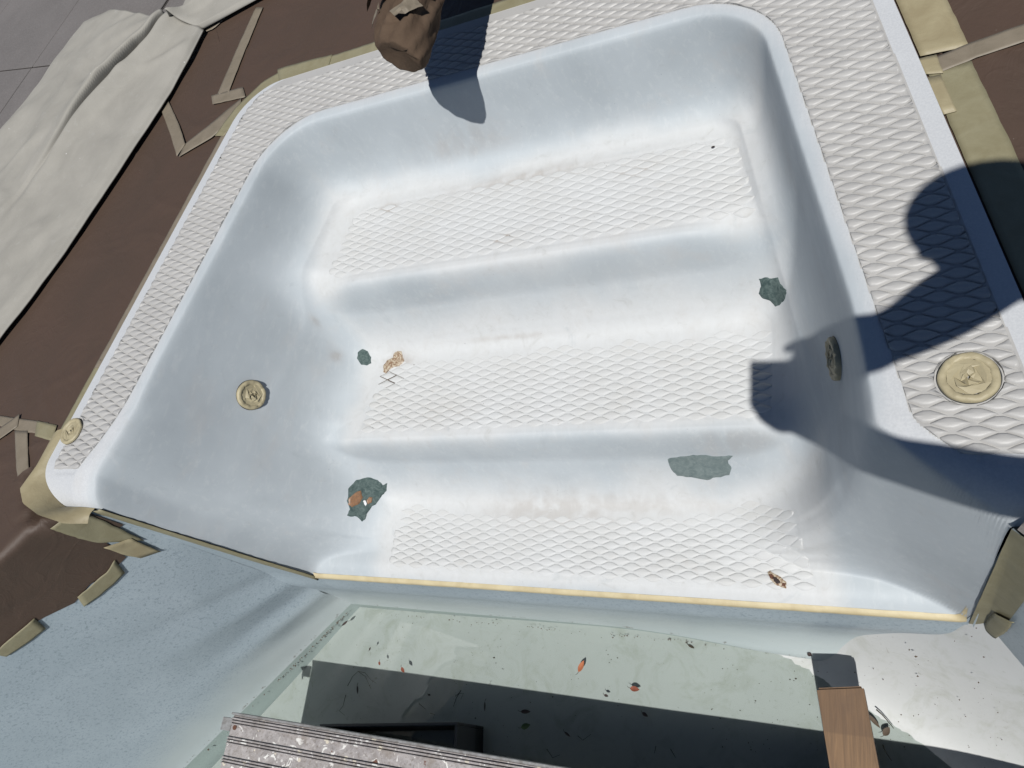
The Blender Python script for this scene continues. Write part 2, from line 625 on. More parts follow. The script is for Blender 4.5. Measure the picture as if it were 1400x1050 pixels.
nt.links.new(base, b.inputs['Base Color'])
M['filler'] = mt

# ---------------------------------------------------------------- the moulded step unit (a height field in plan)
XC = -0.73
Y_F, Y_B = 0.292, 1.372
Z1, Z2, Z3 = -0.20, -0.40, -0.60


def W_out(y):
    y = np.asarray(y, float)
    w = .885 - .2 * (y - .44)
    Rb = .105
    w = w - np.where(y > Y_B - Rb, Rb - np.sqrt(np.clip(Rb ** 2 - (y - (Y_B - Rb)) ** 2, 0, None)), 0)
    w = w - np.where(y < .385, .085 * np.clip((.385 - y) / .102, 0, 1) ** 2.2, 0)
    return w


def w_tex(y):
    y = np.asarray(y, float)
    return .622 + .22 * (.923 - y)


def w_side(u, y):
    y = np.asarray(y, float)
    fl = np.where(np.asarray(u) < 0, .047 * np.clip((.52 - y) / .17, 0, 1.) ** 1.7, .113 * np.clip((.41 - y) / .11, 0, 1.1) ** 1.4)
    return w_tex(y) + fl


def d_in(x, y):
    """distance inside the basin from the edge of the flat rim (negative on the rim)"""
    u = np.asarray(x) - XC
    y = np.asarray(y, float)
    ds = (w_side(u, y) - np.abs(u)) * .975
    db = 1.222 - y
    Rc = .135
    a = np.maximum(Rc - ds, 0)
    b_ = np.maximum(Rc - db, 0)
    return np.where((a > 0) & (b_ > 0), Rc - np.hypot(a, b_), np.minimum(ds, db))


def riser(y, y0, zu, zl):
    q = np.clip(y0 - y, 0, None)
    g = .76 * np.clip(1 - q / .024, 0, 1) ** 1.15 + .24 * np.clip(1 - q / .105, 0, 1) ** 2.0
    return zl + (zu - zl) * g


def floor_z(x, y):
    x = np.asarray(x, float)
    bow1 = .018 * (1 - ((x - XC - .03) / .6) ** 2)
    y = np.asarray(y, float)
    y1 = .868 + 0 * x
    y2 = .560 + 0 * x
    z = np.where(y > y1, Z1, np.where(y > y2 + .0, riser(y, y1, Z1, Z2), riser(y, y2, Z2, Z3)))
    z = z - .026 * np.clip((.328 - y) / .036, 0, 1) ** 2
    return z


def floor_s(x, y):
    """floor with its noses rounded by a small box filter in y"""
    s = 0
    k = np.array([-.016, -.010, -.005, 0, .005, .010, .016])
    wgt = np.array([.08, .14, .18, .2, .18, .14, .08])
    for kk, ww in zip(k, wgt):
        s = s + ww * floor_z(x, np.asarray(y) + kk)
    return s


def shell_raw(x, y):
    x = np.asarray(x, float)
    y = np.asarray(y, float)
    d = d_in(x, y)
    u = x - XC
    # rim top, rolled down at the two front ends
    tf = np.clip((.385 - y) / .094, 0, 1)
    z_top = -.052 * (1 - np.sqrt(np.clip(1 - tf ** 2, 0, 1)))
    r = .046 + .05 * smooth01((.60 - y) / .27)
    fl = floor_s(x, y)
    fr = smooth01((y - .294) / .095)               # the sides stand up straighter at the open front
    dd = np.clip(d, 0, None)
    dw = np.clip(dd - r * .62, 0, None)
    right = smooth01((u - .1) / .3)
    back = smooth01((w_tex(y) - np.abs(u) - (1.222 - y)) / .16 + .5)
    z_l = -.76 * (1 - np.exp(-dw / .165))
    z_r = -.21 * (1 - np.exp(-dw / .036)) - .52 * (1 - np.exp(-dw / .175))
    z_b = -.20 * (1 - np.exp(-dw / .030)) - .32 * (1 - np.exp(-dw / .13))
    zw = z_l + (z_r - z_l) * right
    zw = zw + (z_b - zw) * back
    zw = fr * zw + (1 - fr) * (-(5.6 + 42 * right) * dw)
    # quarter-round lip
    th = np.clip(dd / r, 0, 1)
    zw = zw + z_top - r * .62 * (1 - np.sqrt(np.clip(1 - (th * .985) ** 2, 0, 1)))
    kk = .025 + .075 * fr
    hh = np.clip(kk - np.abs(zw - fl), 0, None) / kk
    z = np.maximum(zw, fl) + hh * hh * kk * .25
    return np.where(d > 0, z, z_top)


tread_quads = [
    [(488, 286), (1006, 182), (1042, 292), (443, 380)],
    [(540, 474), (1062, 448), (1058, 562), (485, 592)],
    [(548, 690), (1088, 690), (1122, 800), (528, 778)],
]
TQ = [[on_z(px, py, zt)[:2] for px, py in q] for q, zt in zip(tread_quads, (Z1, Z2, Z3))]


def panel_mask(x, y):
    """1 inside the shallow recessed grip panels of the three treads"""
    x, y = np.asarray(x, float), np.asarray(y, float)
    out_ = np.zeros(np.broadcast(x, y).shape)
    for ti_, (bl, br, fr_, fl_) in enumerate(TQ):
        y0, y1 = min(fl_[1], fr_[1]), max(bl[1], br[1])
        t = (y - y0) / (y1 - y0)
        xl = fl_[0] + (bl[0] - fl_[0]) * t
        xr = fr_[0] + (br[0] - fr_[0]) * t
        cb = np.clip((t - .80) / .20, 0, 1) ** 2 * .045
        dd = np.minimum(np.minimum(x - xl - cb, xr - cb - x), np.minimum(y - y0, y1 - y))
        out_ = np.maximum(out_, smooth01(dd / .005) * (1 if ti_ == 0 else .6))
    return out_


_disk = [(0, 0, 1.6)] + [(.5 * math.cos(a), .5 * math.sin(a), 1.0) for a in np.arange(6) * math.pi / 3] + \
        [(1.0 * math.cos(a), 1.0 * math.sin(a), .55) for a in np.arange(12) * math.pi / 6 + .26]


def shell_z(x, y, fine=True):
    """moulding height: raw profile softened so that every inner corner is a generous fillet"""
    x = np.asarray(x, float)
    y = np.asarray(y, float)
    d = d_in(x, y)
    u = x - XC
    rho = np.clip(d - .012, 0, .085) * .62 * (.12 + .88 * smooth01((y - .296) / .16))
    z, wsum = 0, 0
    for ox, oy, wg in _disk:
        z = z + wg * shell_raw(x + ox * rho * 1.25, np.maximum(y + oy * rho, Y_F))
        wsum += wg
    z = z / wsum
    keep = .9 * smooth01((w_side(u, y) - np.abs(u) - .10) / .16) * smooth01((1.06 - y) / .05)
    z = z + np.clip(shell_raw(x, y) - z, 0, None) * keep
    z = z - .0012 * panel_mask(x, y) * (1 if fine else 0)
    if fine:
        # the flat rim dips 1.5 mm where the lozenges stand
        inner = np.clip(-d / .004, 0, 1)
        outer = np.clip((W_out(y) - .029 - np.abs(u)) / .003, 0, 1) * np.clip((Y_B - .027 - y) / .003, 0, 1)
        front = np.clip((y - .395 + .05 * (np.abs(u) > 0.8)) / .01, 0, 1)
        z = z - .0016 * smooth01(inner) * smooth01(outer) * smooth01(front)
        z = z + .0012 * fbm(x * 4, y * 4, 5, 2) * np.clip(d / .1, 0, 1)
    return z


ys = np.concatenate([np.linspace(Y_F, .40, 48)[:-1], np.linspace(.40, 1.25, 300)[:-1], np.linspace(1.25, Y_B, 60)])
ss = np.linspace(-1, 1, 660)
# denser towards the walls
ss = np.sign(ss) * (1 - (1 - np.abs(ss)) ** 1.25)
YY, SS = np.meshgrid(ys, ss, indexing='ij')
XX = XC + SS * W_out(YY)
ZZ = shell_z(XX, YY)
nr, nc = XX.shape
shell_exact = shell_z


def shell_z(x, y, fine=True):
    """fast lookup of the moulding height in the finished grid"""
    x, y = np.asarray(x, float), np.clip(np.asarray(y, float), Y_F, Y_B)
    s_ = np.clip((x - XC) / W_out(y), -1, 1)
    i = np.clip(np.searchsorted(ys, y) - 1, 0, len(ys) - 2)
    j = np.clip(np.searchsorted(ss, s_) - 1, 0, len(ss) - 2)
    a = (y - ys[i]) / (ys[i + 1] - ys[i])
    b_ = (s_ - ss[j]) / (ss[j + 1] - ss[j])
    return (ZZ[i, j] * (1 - a) + ZZ[i + 1, j] * a) * (1 - b_) + (ZZ[i, j + 1] * (1 - a) + ZZ[i + 1, j + 1] * a) * b_


V = np.stack([XX, YY, ZZ], -1).reshape(-1, 3)
Fq = grid_faces(nr, nc)
DD = d_in(XX, YY).ravel()
dm = DD[Fq].mean(1)
yc = V[Fq][:, :, 1].mean(1)
uc = np.abs(V[Fq][:, :, 0].mean(1) - XC)
midx = np.where(dm < -.001, np.where((uc > W_out(yc) - .027) | (yc < .36), 1, 2), 0)
# outer skirt
loop = [i * nc for i in range(nr)][::-1] + [0 + j for j in range(nc)] if False else None
edge = [i * nc for i in range(nr)] + [(nr - 1) * nc + j for j in range(1, nc)] + [i * nc + nc - 1 for i in range(nr - 2, -1, -1)]
base_i = len(V)
sk = V[edge].copy()
sk[:, 2] -= .016
V = np.vstack([V, sk])
sf = [(edge[k], base_i + k, base_i + k + 1, edge[k + 1]) for k in range(len(edge) - 1)]
Fall = [tuple(f) for f in Fq] + sf
midx = list(midx) + [1] * len(sf)
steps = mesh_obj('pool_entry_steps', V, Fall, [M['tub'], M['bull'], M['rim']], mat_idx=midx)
def hit_shell(px, py):
    """where the sight line of a photo pixel meets the moulded steps"""
    r = ray_at(px, py)
    ts = np.linspace(.6, 3.2, 2600)
    Pn = C0[None] + ts[:, None] * r[None]
    zz = shell_z(Pn[:, 0], np.clip(Pn[:, 1], Y_F, Y_B), False)
    k = int(np.argmax(Pn[:, 2] <= zz))
    return Pn[k]


_bl = np.zeros(len(V))  # mask of the tread areas whose colour carries extra brightness
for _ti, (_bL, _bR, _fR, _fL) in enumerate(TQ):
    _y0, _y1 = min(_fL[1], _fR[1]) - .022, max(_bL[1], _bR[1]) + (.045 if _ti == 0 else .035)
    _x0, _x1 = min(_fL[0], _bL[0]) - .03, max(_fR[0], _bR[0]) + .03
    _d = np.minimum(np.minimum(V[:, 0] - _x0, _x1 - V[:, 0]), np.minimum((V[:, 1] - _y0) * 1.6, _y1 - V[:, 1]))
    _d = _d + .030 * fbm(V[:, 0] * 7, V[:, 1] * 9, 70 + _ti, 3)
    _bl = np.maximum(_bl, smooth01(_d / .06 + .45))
_lip = smooth01((.022 + .045 * smooth01((.6 - V[:, 1]) / .27) + .012 * fbm(V[:, 0] * 9, V[:, 1] * 9, 75, 3) - d_in(V[:, 0], V[:, 1])) / .035)
_la = steps.data.attributes.new('lip', 'FLOAT', 'POINT')
_la.data.foreach_set('value', _lip.astype(np.float32))
_gr = np.zeros(len(V))
for (_px, _py, _rx, _ry, _am) in ((715, 245, .15, .018, .36), (690, 326, .022, .010, .9), (531, 287, .022, .014, .8), (545, 494, .030, .018, .6), (461, 487, .010, .012, .6),
                                  (432, 440, .006, .010, .4), (700, 461, .09, .005, .30), (868, 232, .05, .02, .35), (600, 565, .10, .03, .25),
                                  (760, 700, .16, .04, .28), (500, 130, .03, .012, .3), (640, 200, .10, .012, .22), (520, 580, .04, .012, .3), (1010, 600, .06, .012, .2), (850, 690, .2, .02, .22)):
    _w = hit_shell(_px, _py)
    _q = np.exp(-((V[:, 0] - _w[0]) / _rx) ** 2 - ((V[:, 1] - _w[1]) / _ry) ** 2)
    _gr = np.maximum(_gr, _am * np.clip(_q * (1.0 + 1.3 * fbm(V[:, 0] * 45, V[:, 1] * 60, 81, 3)), 0, 1))
_ga = steps.data.attributes.new('grime', 'FLOAT', 'POINT')
_ga.data.foreach_set('value', _gr.astype(np.float32))
_at = steps.data.attributes.new('tread_light', 'FLOAT', 'POINT')
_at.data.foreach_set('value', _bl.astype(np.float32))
tag(steps, 'white fibreglass pool entry steps, three treads in a moulded basin with lozenge-grip rim', 'pool steps')


def shell_normal(x, y):
    e = .003
    zx = (shell_z(x + e, y, False) - shell_z(x - e, y, False)) / (2 * e)
    zy = (shell_z(x, y + e, False) - shell_z(x, y - e, False)) / (2 * e)
    n = np.array([-zx, -zy, 1.0])
    return n / np.linalg.norm(n)


# ---- lozenges
LX, LY = .0485, .0215
ring_n = 14


def loz_ring(scale, h, hx=.93, hy=.84, ex=1.55):
    pts = []
    for k in range(ring_n):
        a = 2 * math.pi * k / ring_n
        uu = math.cos(a)
        vv = math.copysign((1 - abs(uu) ** ex), math.sin(a)) if abs(math.sin(a)) > 1e-6 else 0
        pts.append((uu * LX / 2 * hx * scale, vv * LY / 2 * hy * scale * 1.0, h))
    return pts


def loz_verts(h, sc=1.0, ex=1.55, hy=.84):
    return np.array(loz_ring(sc, -.0006, ex=ex, hy=hy) + loz_ring(sc * .86, h * .55, ex=ex, hy=hy) + loz_ring(.6 * sc, h * .95, ex=ex, hy=hy) + [(0, 0, h)])


def loz_faces(off=0):
    f = []
    n = ring_n
    for r_ in range(2):
        for k in range(n):
            a, b_ = off + r_ * n + k, off + r_ * n + (k + 1) % n
            f.append((a, b_, b_ + n, a + n))
    for k in range(n):
        f.append((off + 2 * n + k, off + 2 * n + (k + 1) % n, off + 3 * n))
    return f


def lattice(x0, x1, y0, y1, ox=0, oy=0):
    for j in range(int((y1 - y0) / LY * 2) + 2):
        y = y0 + j * LY / 2
        for i in range(int((x1 - x0) / LX) + 2):
            x = x0 + i * LX + (LX / 2 if j % 2 else 0)
            yield x, y


rim_full, rim_cut = [], []
for x, y in lattice(-1.70, .22, .355, 1.36):
    x = x + random.uniform(-.0006, .0006)
    y = y + random.uniform(-.0005, .0005)
    u = x - XC
    pts = loz_verts(.0030)[:ring_n, :2] + (x, y)
    dI = d_in(pts[:, 0], pts[:, 1])
    dO = np.minimum(W_out(pts[:, 1]) - .030 - np.abs(pts[:, 0] - XC), Y_B - .028 - pts[:, 1])
    dF = pts[:, 1] - .362
    dcap = np.minimum(np.hypot(pts[:, 0] - .068, pts[:, 1] - .455), np.hypot(pts[:, 0] + 1.588, pts[:, 1] - .445)) - .036
    worst = np.minimum(np.minimum(-dI - .002, dO), np.minimum(dF, dcap))
    if worst.min() >= 0:
        rim_full.append((x, y))
    elif (worst > 0).mean() > .22 and (-d_in(x, y) > -.012) and y > .36:
        rim_cut.append((x, y))

rim_full.sort(key=lambda p: (p[0]) ** 2 + (p[1] - .3) ** 2)
protos = []
for k in range(5):
    vv = loz_verts(.0036 + .0003 * k)
    vv[:, :2] *= 1 + .02 * (k - 2)
    vv[ring_n:, 0] += .0008 * (k - 2)
    me = bpy.data.meshes.new('raised_lozenge')
    me.from_pydata([tuple(v) for v in vv], [], loz_faces())
    me.materials.append(M['rim'])
    me.polygons.foreach_set('use_smooth', [True] * len(me.polygons))
    protos.append(me)
rest_v, rest_f = [], []
for k, (x, y) in enumerate(rim_full):
    zb = float(shell_z(x, y))
    if k < 290:
        o = bpy.data.objects.new('raised_lozenge', protos[random.randrange(5)])
        o.location = (x, y, zb)
        o.rotation_euler = (0, 0, random.uniform(-.03, .03))
        link(o, steps)
    else:
        off = len(rest_v)
        rest_v.extend((loz_verts(random.uniform(.0033, .0044)) + (x, y, zb)).tolist())
        rest_f.extend(loz_faces(off))
for x, y in rim_cut:
    vv = loz_verts(.0038) + (x, y, 0)
    # squeeze back inside the textured band
    for it in range(12):
        dI = d_in(vv[:, 0], vv[:, 1])
        over = np.clip(dI + .002, 0, None)
        sgn = np.sign(vv[:, 0] - XC)
        back = (1.222 - vv[:, 1]) < (w_side(vv[:, 0] - XC, vv[:, 1]) - np.abs(vv[:, 0] - XC)) * .975
        vv[:, 1] += np.where(back, over, 0)
        vv[:, 0] += np.where(back, 0, over * sgn)
        oo = np.clip(np.abs(vv[:, 0] - XC) - (W_out(vv[:, 1]) - .030), 0, None)
        vv[:, 0] -= oo * sgn
        vv[:, 1] = np.clip(vv[:, 1], .36, Y_B - .028)
    for cx, cy in ((.068, .455), (-1.588, .445)):
        dx = vv[:, 0] - cx
        dy = vv[:, 1] - cy
        rr = np.hypot(dx, dy) + 1e-6
        push = np.clip(.036 - rr, 0, None)
        vv[:, 0] += dx / rr * push
        vv[:, 1] += dy / rr * push
    vv[:, 2] += shell_z(vv[:, 0], vv[:, 1])
    off = len(rest_v)
    rest_v.extend(vv.tolist())
    rest_f.extend(loz_faces(off))
rl = mesh_obj('rim_lozenges', rest_v, rest_f, M['rim'], steps)
tag(rl, kind='stuff')

# treads: worn fields of lozenges
for ti, (q, zt) in enumerate(zip(tread_quads, (Z1, Z2, Z3))):
    Q = [on_z(px, py, zt)[:2] for px, py in q]
    bl, br, fr_, fl_ = Q
    y0, y1 = min(fl_[1], fr_[1]) - .0, max(bl[1], br[1])
    tv, tf_ = [], []
    for x, y in lattice(-1.45, .0, .20, 1.2):
        t = (y - y0) / (y1 - y0)
        if t < .02 or t > .97:
            continue
        xl = fl_[0] + (bl[0] - fl_[0]) * t
        xr = fr_[0] + (br[0] - fr_[0]) * t
        # round corners at the back
        cb = np.clip((t - .82) / .18, 0, 1) ** 2 * .05
        if x < xl + cb + .008 or x > xr - cb - .008:
            continue
        h = .0019 if ti == 0 else .0022
        wear = fbm(x * 3.2, y * 4.5, 3 + ti, 3)
        if ti == 0:
            h *= np.clip(.95 + .45 * wear - .40 * smooth01((t - .70) / .3), .25, 1)
        else:
            h *= np.clip(1.0 + .55 * wear - (1.0 if ti == 1 else .80) * smooth01((t - .46) / .50), .0, 1)
        if h < .0005:
            continue
        vv = loz_verts(h, 1.0, 1.28, .90) + (x + random.uniform(-.001, .001), y + random.uniform(-.0008, .0008), 0)
        vv[:, 0] = np.clip(vv[:, 0], xl + cb + .004, xr - cb - .004)
        vv[:, 2] += shell_z(vv[:, 0], vv[:, 1])
        off = len(tv)
        tv.extend(vv.tolist())
        tf_.extend(loz_faces(off))
    o = mesh_obj('tread_grip', tv, tf_, M['tread'], steps)
    tag(o, kind='stuff')

# ---- patches where the gelcoat is broken away: thin plates that follow the moulding


def patch(pix, mat, name, label=None, lift=.0010, seg=9, parent=None, jag=.12):
    """pix: outline in photo pixels (traced); projected onto the moulding, filled by rings"""
    pix = np.array(pix, float)
    # resample outline with ragged detail
    out = []
    for k in range(len(pix)):
        a, b_ = pix[k], pix[(k + 1) % len(pix)]
        for s in (0, .33, .66):
            p = a + (b_ - a) * s
            out.append(p + rng.normal(0, jag * np.linalg.norm(b_ - a) * .3 + .05, 2) * (s > 0))
    out = np.array(out)
    c = out.mean(0)
    n = len(out)
    verts, faces = [], []
    for k, s in enumerate((1.0, .93, .6, .3)):
        for p in out:
            q = c + (p - c) * s
            w = hit_shell(q[0], q[1])
            zz = float(shell_z(w[0], max(w[1], Y_F), False))
            nn = shell_normal(w[0], max(w[1], Y_F))
            l = -.0004 if k == 0 else lift
            verts.append(np.array([w[0], w[1], zz]) + nn * l)
    w = hit_shell(*c)
    verts.append(np.array([w[0], w[1], float(shell_z(w[0], w[1], False))]) + shell_normal(w[0], w[1]) * lift)
    for r_ in range(3):
        for k in range(n):
            faces.append((r_ * n + k, r_ * n + (k + 1) % n, (r_ + 1) * n + (k + 1) % n, (r_ + 1) * n + k))
    for k in range(n):
        faces.append((3 * n + k, 3 * n + (k + 1) % n, 4 * n))
    o = mesh_obj(name, verts, faces, mat, parent or steps)
    if label:
        o['label'] = label
    return o


patch([(489, 482), (496, 477), (503, 480), (508, 489), (508, 497), (502, 500), (494, 499), (488, 490)], M['lam'],
      'bared_patch', 'small dark green bared patch left of the middle tread')
bp_ = patch([(476, 668), (487, 656), (503, 652), (517, 656), (524, 663), (530, 660), (529, 671), (523, 677), (514, 690),
             (503, 701), (500, 710), (495, 714), (488, 707), (479, 707), (474, 705), (478, 697), (474, 685)], M['lam'],
            'bared_patch', 'large dark green bared patch with orange-brown resin on the left of the lowest riser')
patch([(477, 681), (488, 672), (494, 670), (497, 680), (492, 689), (481, 694), (476, 690)], M['resin'], 'resin_spot', lift=.0018, parent=bp_)
patch([(501, 684), (505, 679), (510, 680), (508, 688), (503, 690)], M['resin'], 'resin_spot', lift=.0018, parent=bp_)
patch([(497, 684), (500, 684), (502, 689), (500, 692), (498, 689)], M['white'], 'white_chip', lift=.0024, parent=bp_)
patch([(912, 628), (930, 624), (948, 622), (966, 622), (985, 624), (1003, 623), (996, 630), (1001, 640), (998, 650),
       (980, 653), (967, 657), (945, 653), (925, 651), (917, 642)], M['lam_grey'], 'bared_patch',
      'long grey bared patch on the right of the lowest riser')
patch([(1037, 381), (1047, 379), (1055, 381), (1064, 379), (1067, 388), (1076, 397), (1074, 408), (1066, 418), (1060, 420),
       (1053, 412), (1043, 409), (1037, 402), (1040, 392)], M['lam'], 'bared_patch',
      'dark green bared patch at the right end of the upper riser')
cp_ = patch([(1049, 782), (1053, 780), (1058, 784), (1066, 788), (1076, 796), (1075, 805), (1068, 803), (1060, 800), (1053, 793)],
            M['filler'], 'bared_patch', 'small chipped spot at the right front of the lowest tread', lift=.003)
patch([(1056, 789), (1062, 790), (1068, 797), (1063, 799), (1058, 795)], M['leaf_dark'], 'bared_patch', lift=.0042, parent=cp_)
patch([(1051, 786), (1056, 785), (1059, 790), (1057, 793), (1053, 791)], M['rust'], 'resin_spot', lift=.0040, parent=cp_)
patch([(1070, 797), (1075, 798), (1074, 803), (1069, 801)], M['rust'], 'resin_spot', lift=.0038, parent=cp_)
tp_ = patch([(539, 483), (543, 480), (549, 480), (551, 489), (553, 493), (550, 498), (545, 501), (539, 502), (533, 506), (528, 511),
             (524, 509), (524, 500), (530, 492), (538, 489)], M['filler'], 'worn_patch',
            'tan worn patch at the back left corner of the middle tread', lift=.0022)


def stroke(px_pts, width, mat, name, parent, lift=.003):
    verts, faces = [], []
    P3 = []
    for p in px_pts:
        w = hit_shell(*p)
        P3.append(np.array([w[0], w[1], float(shell_z(w[0], w[1], False))]) + np.array([0, 0, lift]))
    P3 = np.array(P3)
    for k, p in enumerate(P3):
        t = P3[min(k + 1, len(P3) - 1)] - P3[max(k - 1, 0)]
        s = np.array([-t[1], t[0], 0])
        s = s / (np.linalg.norm(s) + 1e-9) * width / 2
        verts += [p + s - (0, 0, .001), p + (0, 0, .0006), p - s - (0, 0, .001)]
    for k in range(len(P3) - 1):
        a = k * 3
        faces += [(a, a + 1, a + 4, a + 3), (a + 1, a + 2, a + 5, a + 4)]
    return verts, faces


sv, sf_ = [], []
wc = hit_shell(534, 519)
for gx, gy in lattice(-1.45, .0, .20, 1.2):
    if abs(gx - wc[0]) > .040 or abs(gy - wc[1]) > .026:
        continue
    for sx_ in (-1, 1):
        rr = math.hypot((gx + sx_ * .012 - wc[0]) / .036, (gy + .005 - wc[1]) / .020)
        if rr > 1:
            continue
        off = len(sv)
        wdt = .0015 * (1.15 - rr)
        for q in np.linspace(0, 1, 6):
            x = gx + sx_ * LX / 2 * (1 - q)
            y = gy + LY / 2 * q
            zz = float(shell_z(np.array([x]), np.array([y]))[0])
            sv += [(x, y - wdt, zz + .0009), (x, y + wdt, zz + .0009)]
        for q in range(5):
            a0 = off + q * 2
            sf_.append((a0, a0 + 1, a0 + 3, a0 + 2))
mesh_obj('worn_groove', sv, sf_, M['crumb'], steps)

# ---------------------------------------------------------------- pool: walls, floor, water
pL, uL, nL = np.array([-1.545, .287, 0]), np.array([-.680, -.733, 0]), np.array([.733, -.680, 0])
pR, uR, nR = np.array([.0995, .2885, 0]), np.array([.707, -.707, 0]), np.array([-.707, -.707, 0])
WATER_Z = -1.0


def wall_pt(a, z, p, u, n, out=0.0):
    return p + u * a + n * out + np.array([0, 0, z])


def floor_h(x, y):
    s = np.asarray(x) + 2 * np.asarray(y) - .212
    z = WATER_Z - .012 * (s < 0) * 0 + .034 * s + 1.75 * np.clip(s, 0, .6) ** 2 + .006 * fbm(np.asarray(x) * 3, np.asarray(y) * 3, 8, 2)
    return np.maximum(z, -1.42)


def left_wall():
    aa = np.concatenate([np.linspace(-.006, .7, 90), np.linspace(.72, 3.4, 60)])
    zz = np.linspace(-.032, -1.45, 120)
    AA, Zg = np.meshgrid(aa, zz, indexing='ij')
    Zg = Zg - .046 * np.clip((.07 - AA) / .07, 0, 1) * np.clip((Zg + .5) / .5, 0, 1)
    # soft dents running from the corner out along the wall, like slack in the skin
    foldd = np.zeros_like(AA)
    for z0, sl, wdt, am in ((-.72, .40, .030, .0065), (-.80, .26, .024, -.0045), (-.86, .20, .022, .0055), (-.94, .22, .026, -.004), (-.64, .62, .03, -.004)):
        dist_ = (Zg - (z0 + sl * AA)) / (wdt + .06 * AA)
        foldd += am * np.exp(-dist_ ** 2) * np.exp(-((AA - .10) / .19) ** 2)
    foldd += .002 * fbm(AA * 3, Zg * 3, 2, 2)
    # cove at the inner corner
    cove = 0 * AA
    v = pL + AA[..., None] * uL + (foldd + cove)[..., None] * nL + np.stack([0 * Zg, 0 * Zg, Zg], -1)
    # ledge and rounded foot at the floor
    foot = .014 * np.clip((-.94 - Zg) / .12, 0, 1) ** 2.2
    v = v + foot[..., None] * nL
    return mesh_obj('pool_wall', v.reshape(-1, 3), grid_faces(*AA.shape)[:, ::-1], M['wall'])


tag(left_wall(), 'blue speckled pool wall on the left of the steps', kind='structure')


def right_wall():
    aa = np.linspace(-.002, 3.2, 120)
    zz = np.linspace(-.014, -1.4, 110)
    AA, Zg = np.meshgrid(aa, zz, indexing='ij')
    Zg = Zg - .040 * np.clip((.075 - AA) / .05, 0, 1) * np.clip((Zg + .5) / .5, 0, 1)
    foot = .06 * np.clip((-.80 - Zg) / .14, 0, 1) ** 2.0
    v = pR + AA[..., None] * uR + (foot + .0015 * fbm(AA * 3, Zg * 3, 4, 2))[..., None] * nR + np.stack([0 * Zg, 0 * Zg, Zg], -1)
    return mesh_obj('pool_wall', v.reshape(-1, 3), grid_faces(*AA.shape), M['wall'])


tag(right_wall(), 'blue speckled pool wall on the right of the steps', kind='structure')


def front_wall():
    xs = np.linspace(-1.56, .13, 170)
    zt = shell_z(np.clip(xs, XC - W_out(Y_F) + .001, XC + W_out(Y_F) - .001), np.full_like(xs, Y_F), False) - .0012
    ts = np.linspace(0, 1, 70)
    TT, Xg = np.meshgrid(ts, xs, indexing='ij')
    Zg = zt[None] + TT * (-1.30 - zt[None])
    rgt = smooth01((Xg + .75) / .7)
    foot = (.008 + .04 * rgt) * np.clip((-.86 - .04 * (1 - rgt) - Zg) / .12, 0, 1) ** 1.9
    # slight swelling under the lip
    bulge = .010 * np.exp(-((Zg + .72) / .06) ** 2)
    yg = Y_F - .0005 - foot - bulge
    v = np.stack([Xg, yg, Zg], -1)
    return mesh_obj('pool_wall', v.reshape(-1, 3), grid_faces(*TT.shape)[:, ::-1], M['wall'])


tag(front_wall(), 'pool wall below the lip of the steps', kind='structure')

xs = np.concatenate([np.linspace(-5, -2.1, 20), np.linspace(-2.05, .9, 150), np.linspace(1.0, 4.5, 20)])
ysf = np.concatenate([np.linspace(-6, -.8, 24), np.linspace(-.75, .30, 60)])
Yg, Xg = np.meshgrid(ysf, xs, indexing='ij')
fl_o = mesh_obj('pool_floor', np.stack([Xg, Yg, floor_h(Xg, Yg)], -1).reshape(-1, 3), grid_faces(*Xg.shape), M['floor'])
tag(fl_o, 'off-white pool floor, dry at right', kind='structure')
for nm, a, b_ in (('pool_wall', (-3.85, -2.22), (-3.85, -6)), ('pool_wall', (2.36, -1.98), (2.36, -6)), ('pool_wall', (-3.85, -6), (2.36, -6))):
    v = [(a[0], a[1], 0), (b_[0], b_[1], 0), (b_[0], b_[1], -1.5), (a[0], a[1], -1.5)]
    o = mesh_obj(nm, v, [(0, 1, 2, 3)], M['wall'], smooth=False)
    tag(o, kind='structure')
wv = [(-3.9, -6.0, WATER_Z), (2.4, -6.0, WATER_Z), (2.4, .29, WATER_Z), (-3.9, .29, WATER_Z)]
water = mesh_obj('shallow_water', wv, [(0, 1, 2, 3)], M['water'], smooth=False)
tag(water, kind='structure')

# ---------------------------------------------------------------- deck
ZD = -.022
BIG = 14
# ground sheet with the pool and the step unit left open
ww = [(-1.50, .30), (-1.50, 1.30), (.05, 1.30), (.05, .30)]
dk_v = [(-BIG, -BIG), (-3.86, -BIG), (-3.885, -2.20), (-1.585, .285), (-1.62, .33), (-1.40, 1.30), (-.06, 1.30), (.14, .33), (.10, .28), (2.37, -1.99), (2.37, -BIG), (BIG, -BIG), (BIG, BIG), (-BIG, BIG), (-.73, 1.30)]
dv = [(x, y, ZD) for x, y in dk_v]
df = [(0, 1, 2, 3, 4, 5, 13), (5, 14, 13), (13, 14, 12), (14, 6, 12), (6, 7, 8, 9, 10, 11, 12)]
deck = mesh_obj('paved_ground', dv, df, M['concrete'], smooth=False)
tag(deck, 'grey concrete paving of the pool surround', kind='structure')
# pavers seen at the top left corner: frame from the two joints in the photo
j0 = on_z(38, 88, 0)[:2]
j1 = on_z(98, 2, 0)[:2]
e_a = (j1 - j0) / np.linalg.norm(j1 - j0)
e_b = np.array([-e_a[1], e_a[0]])


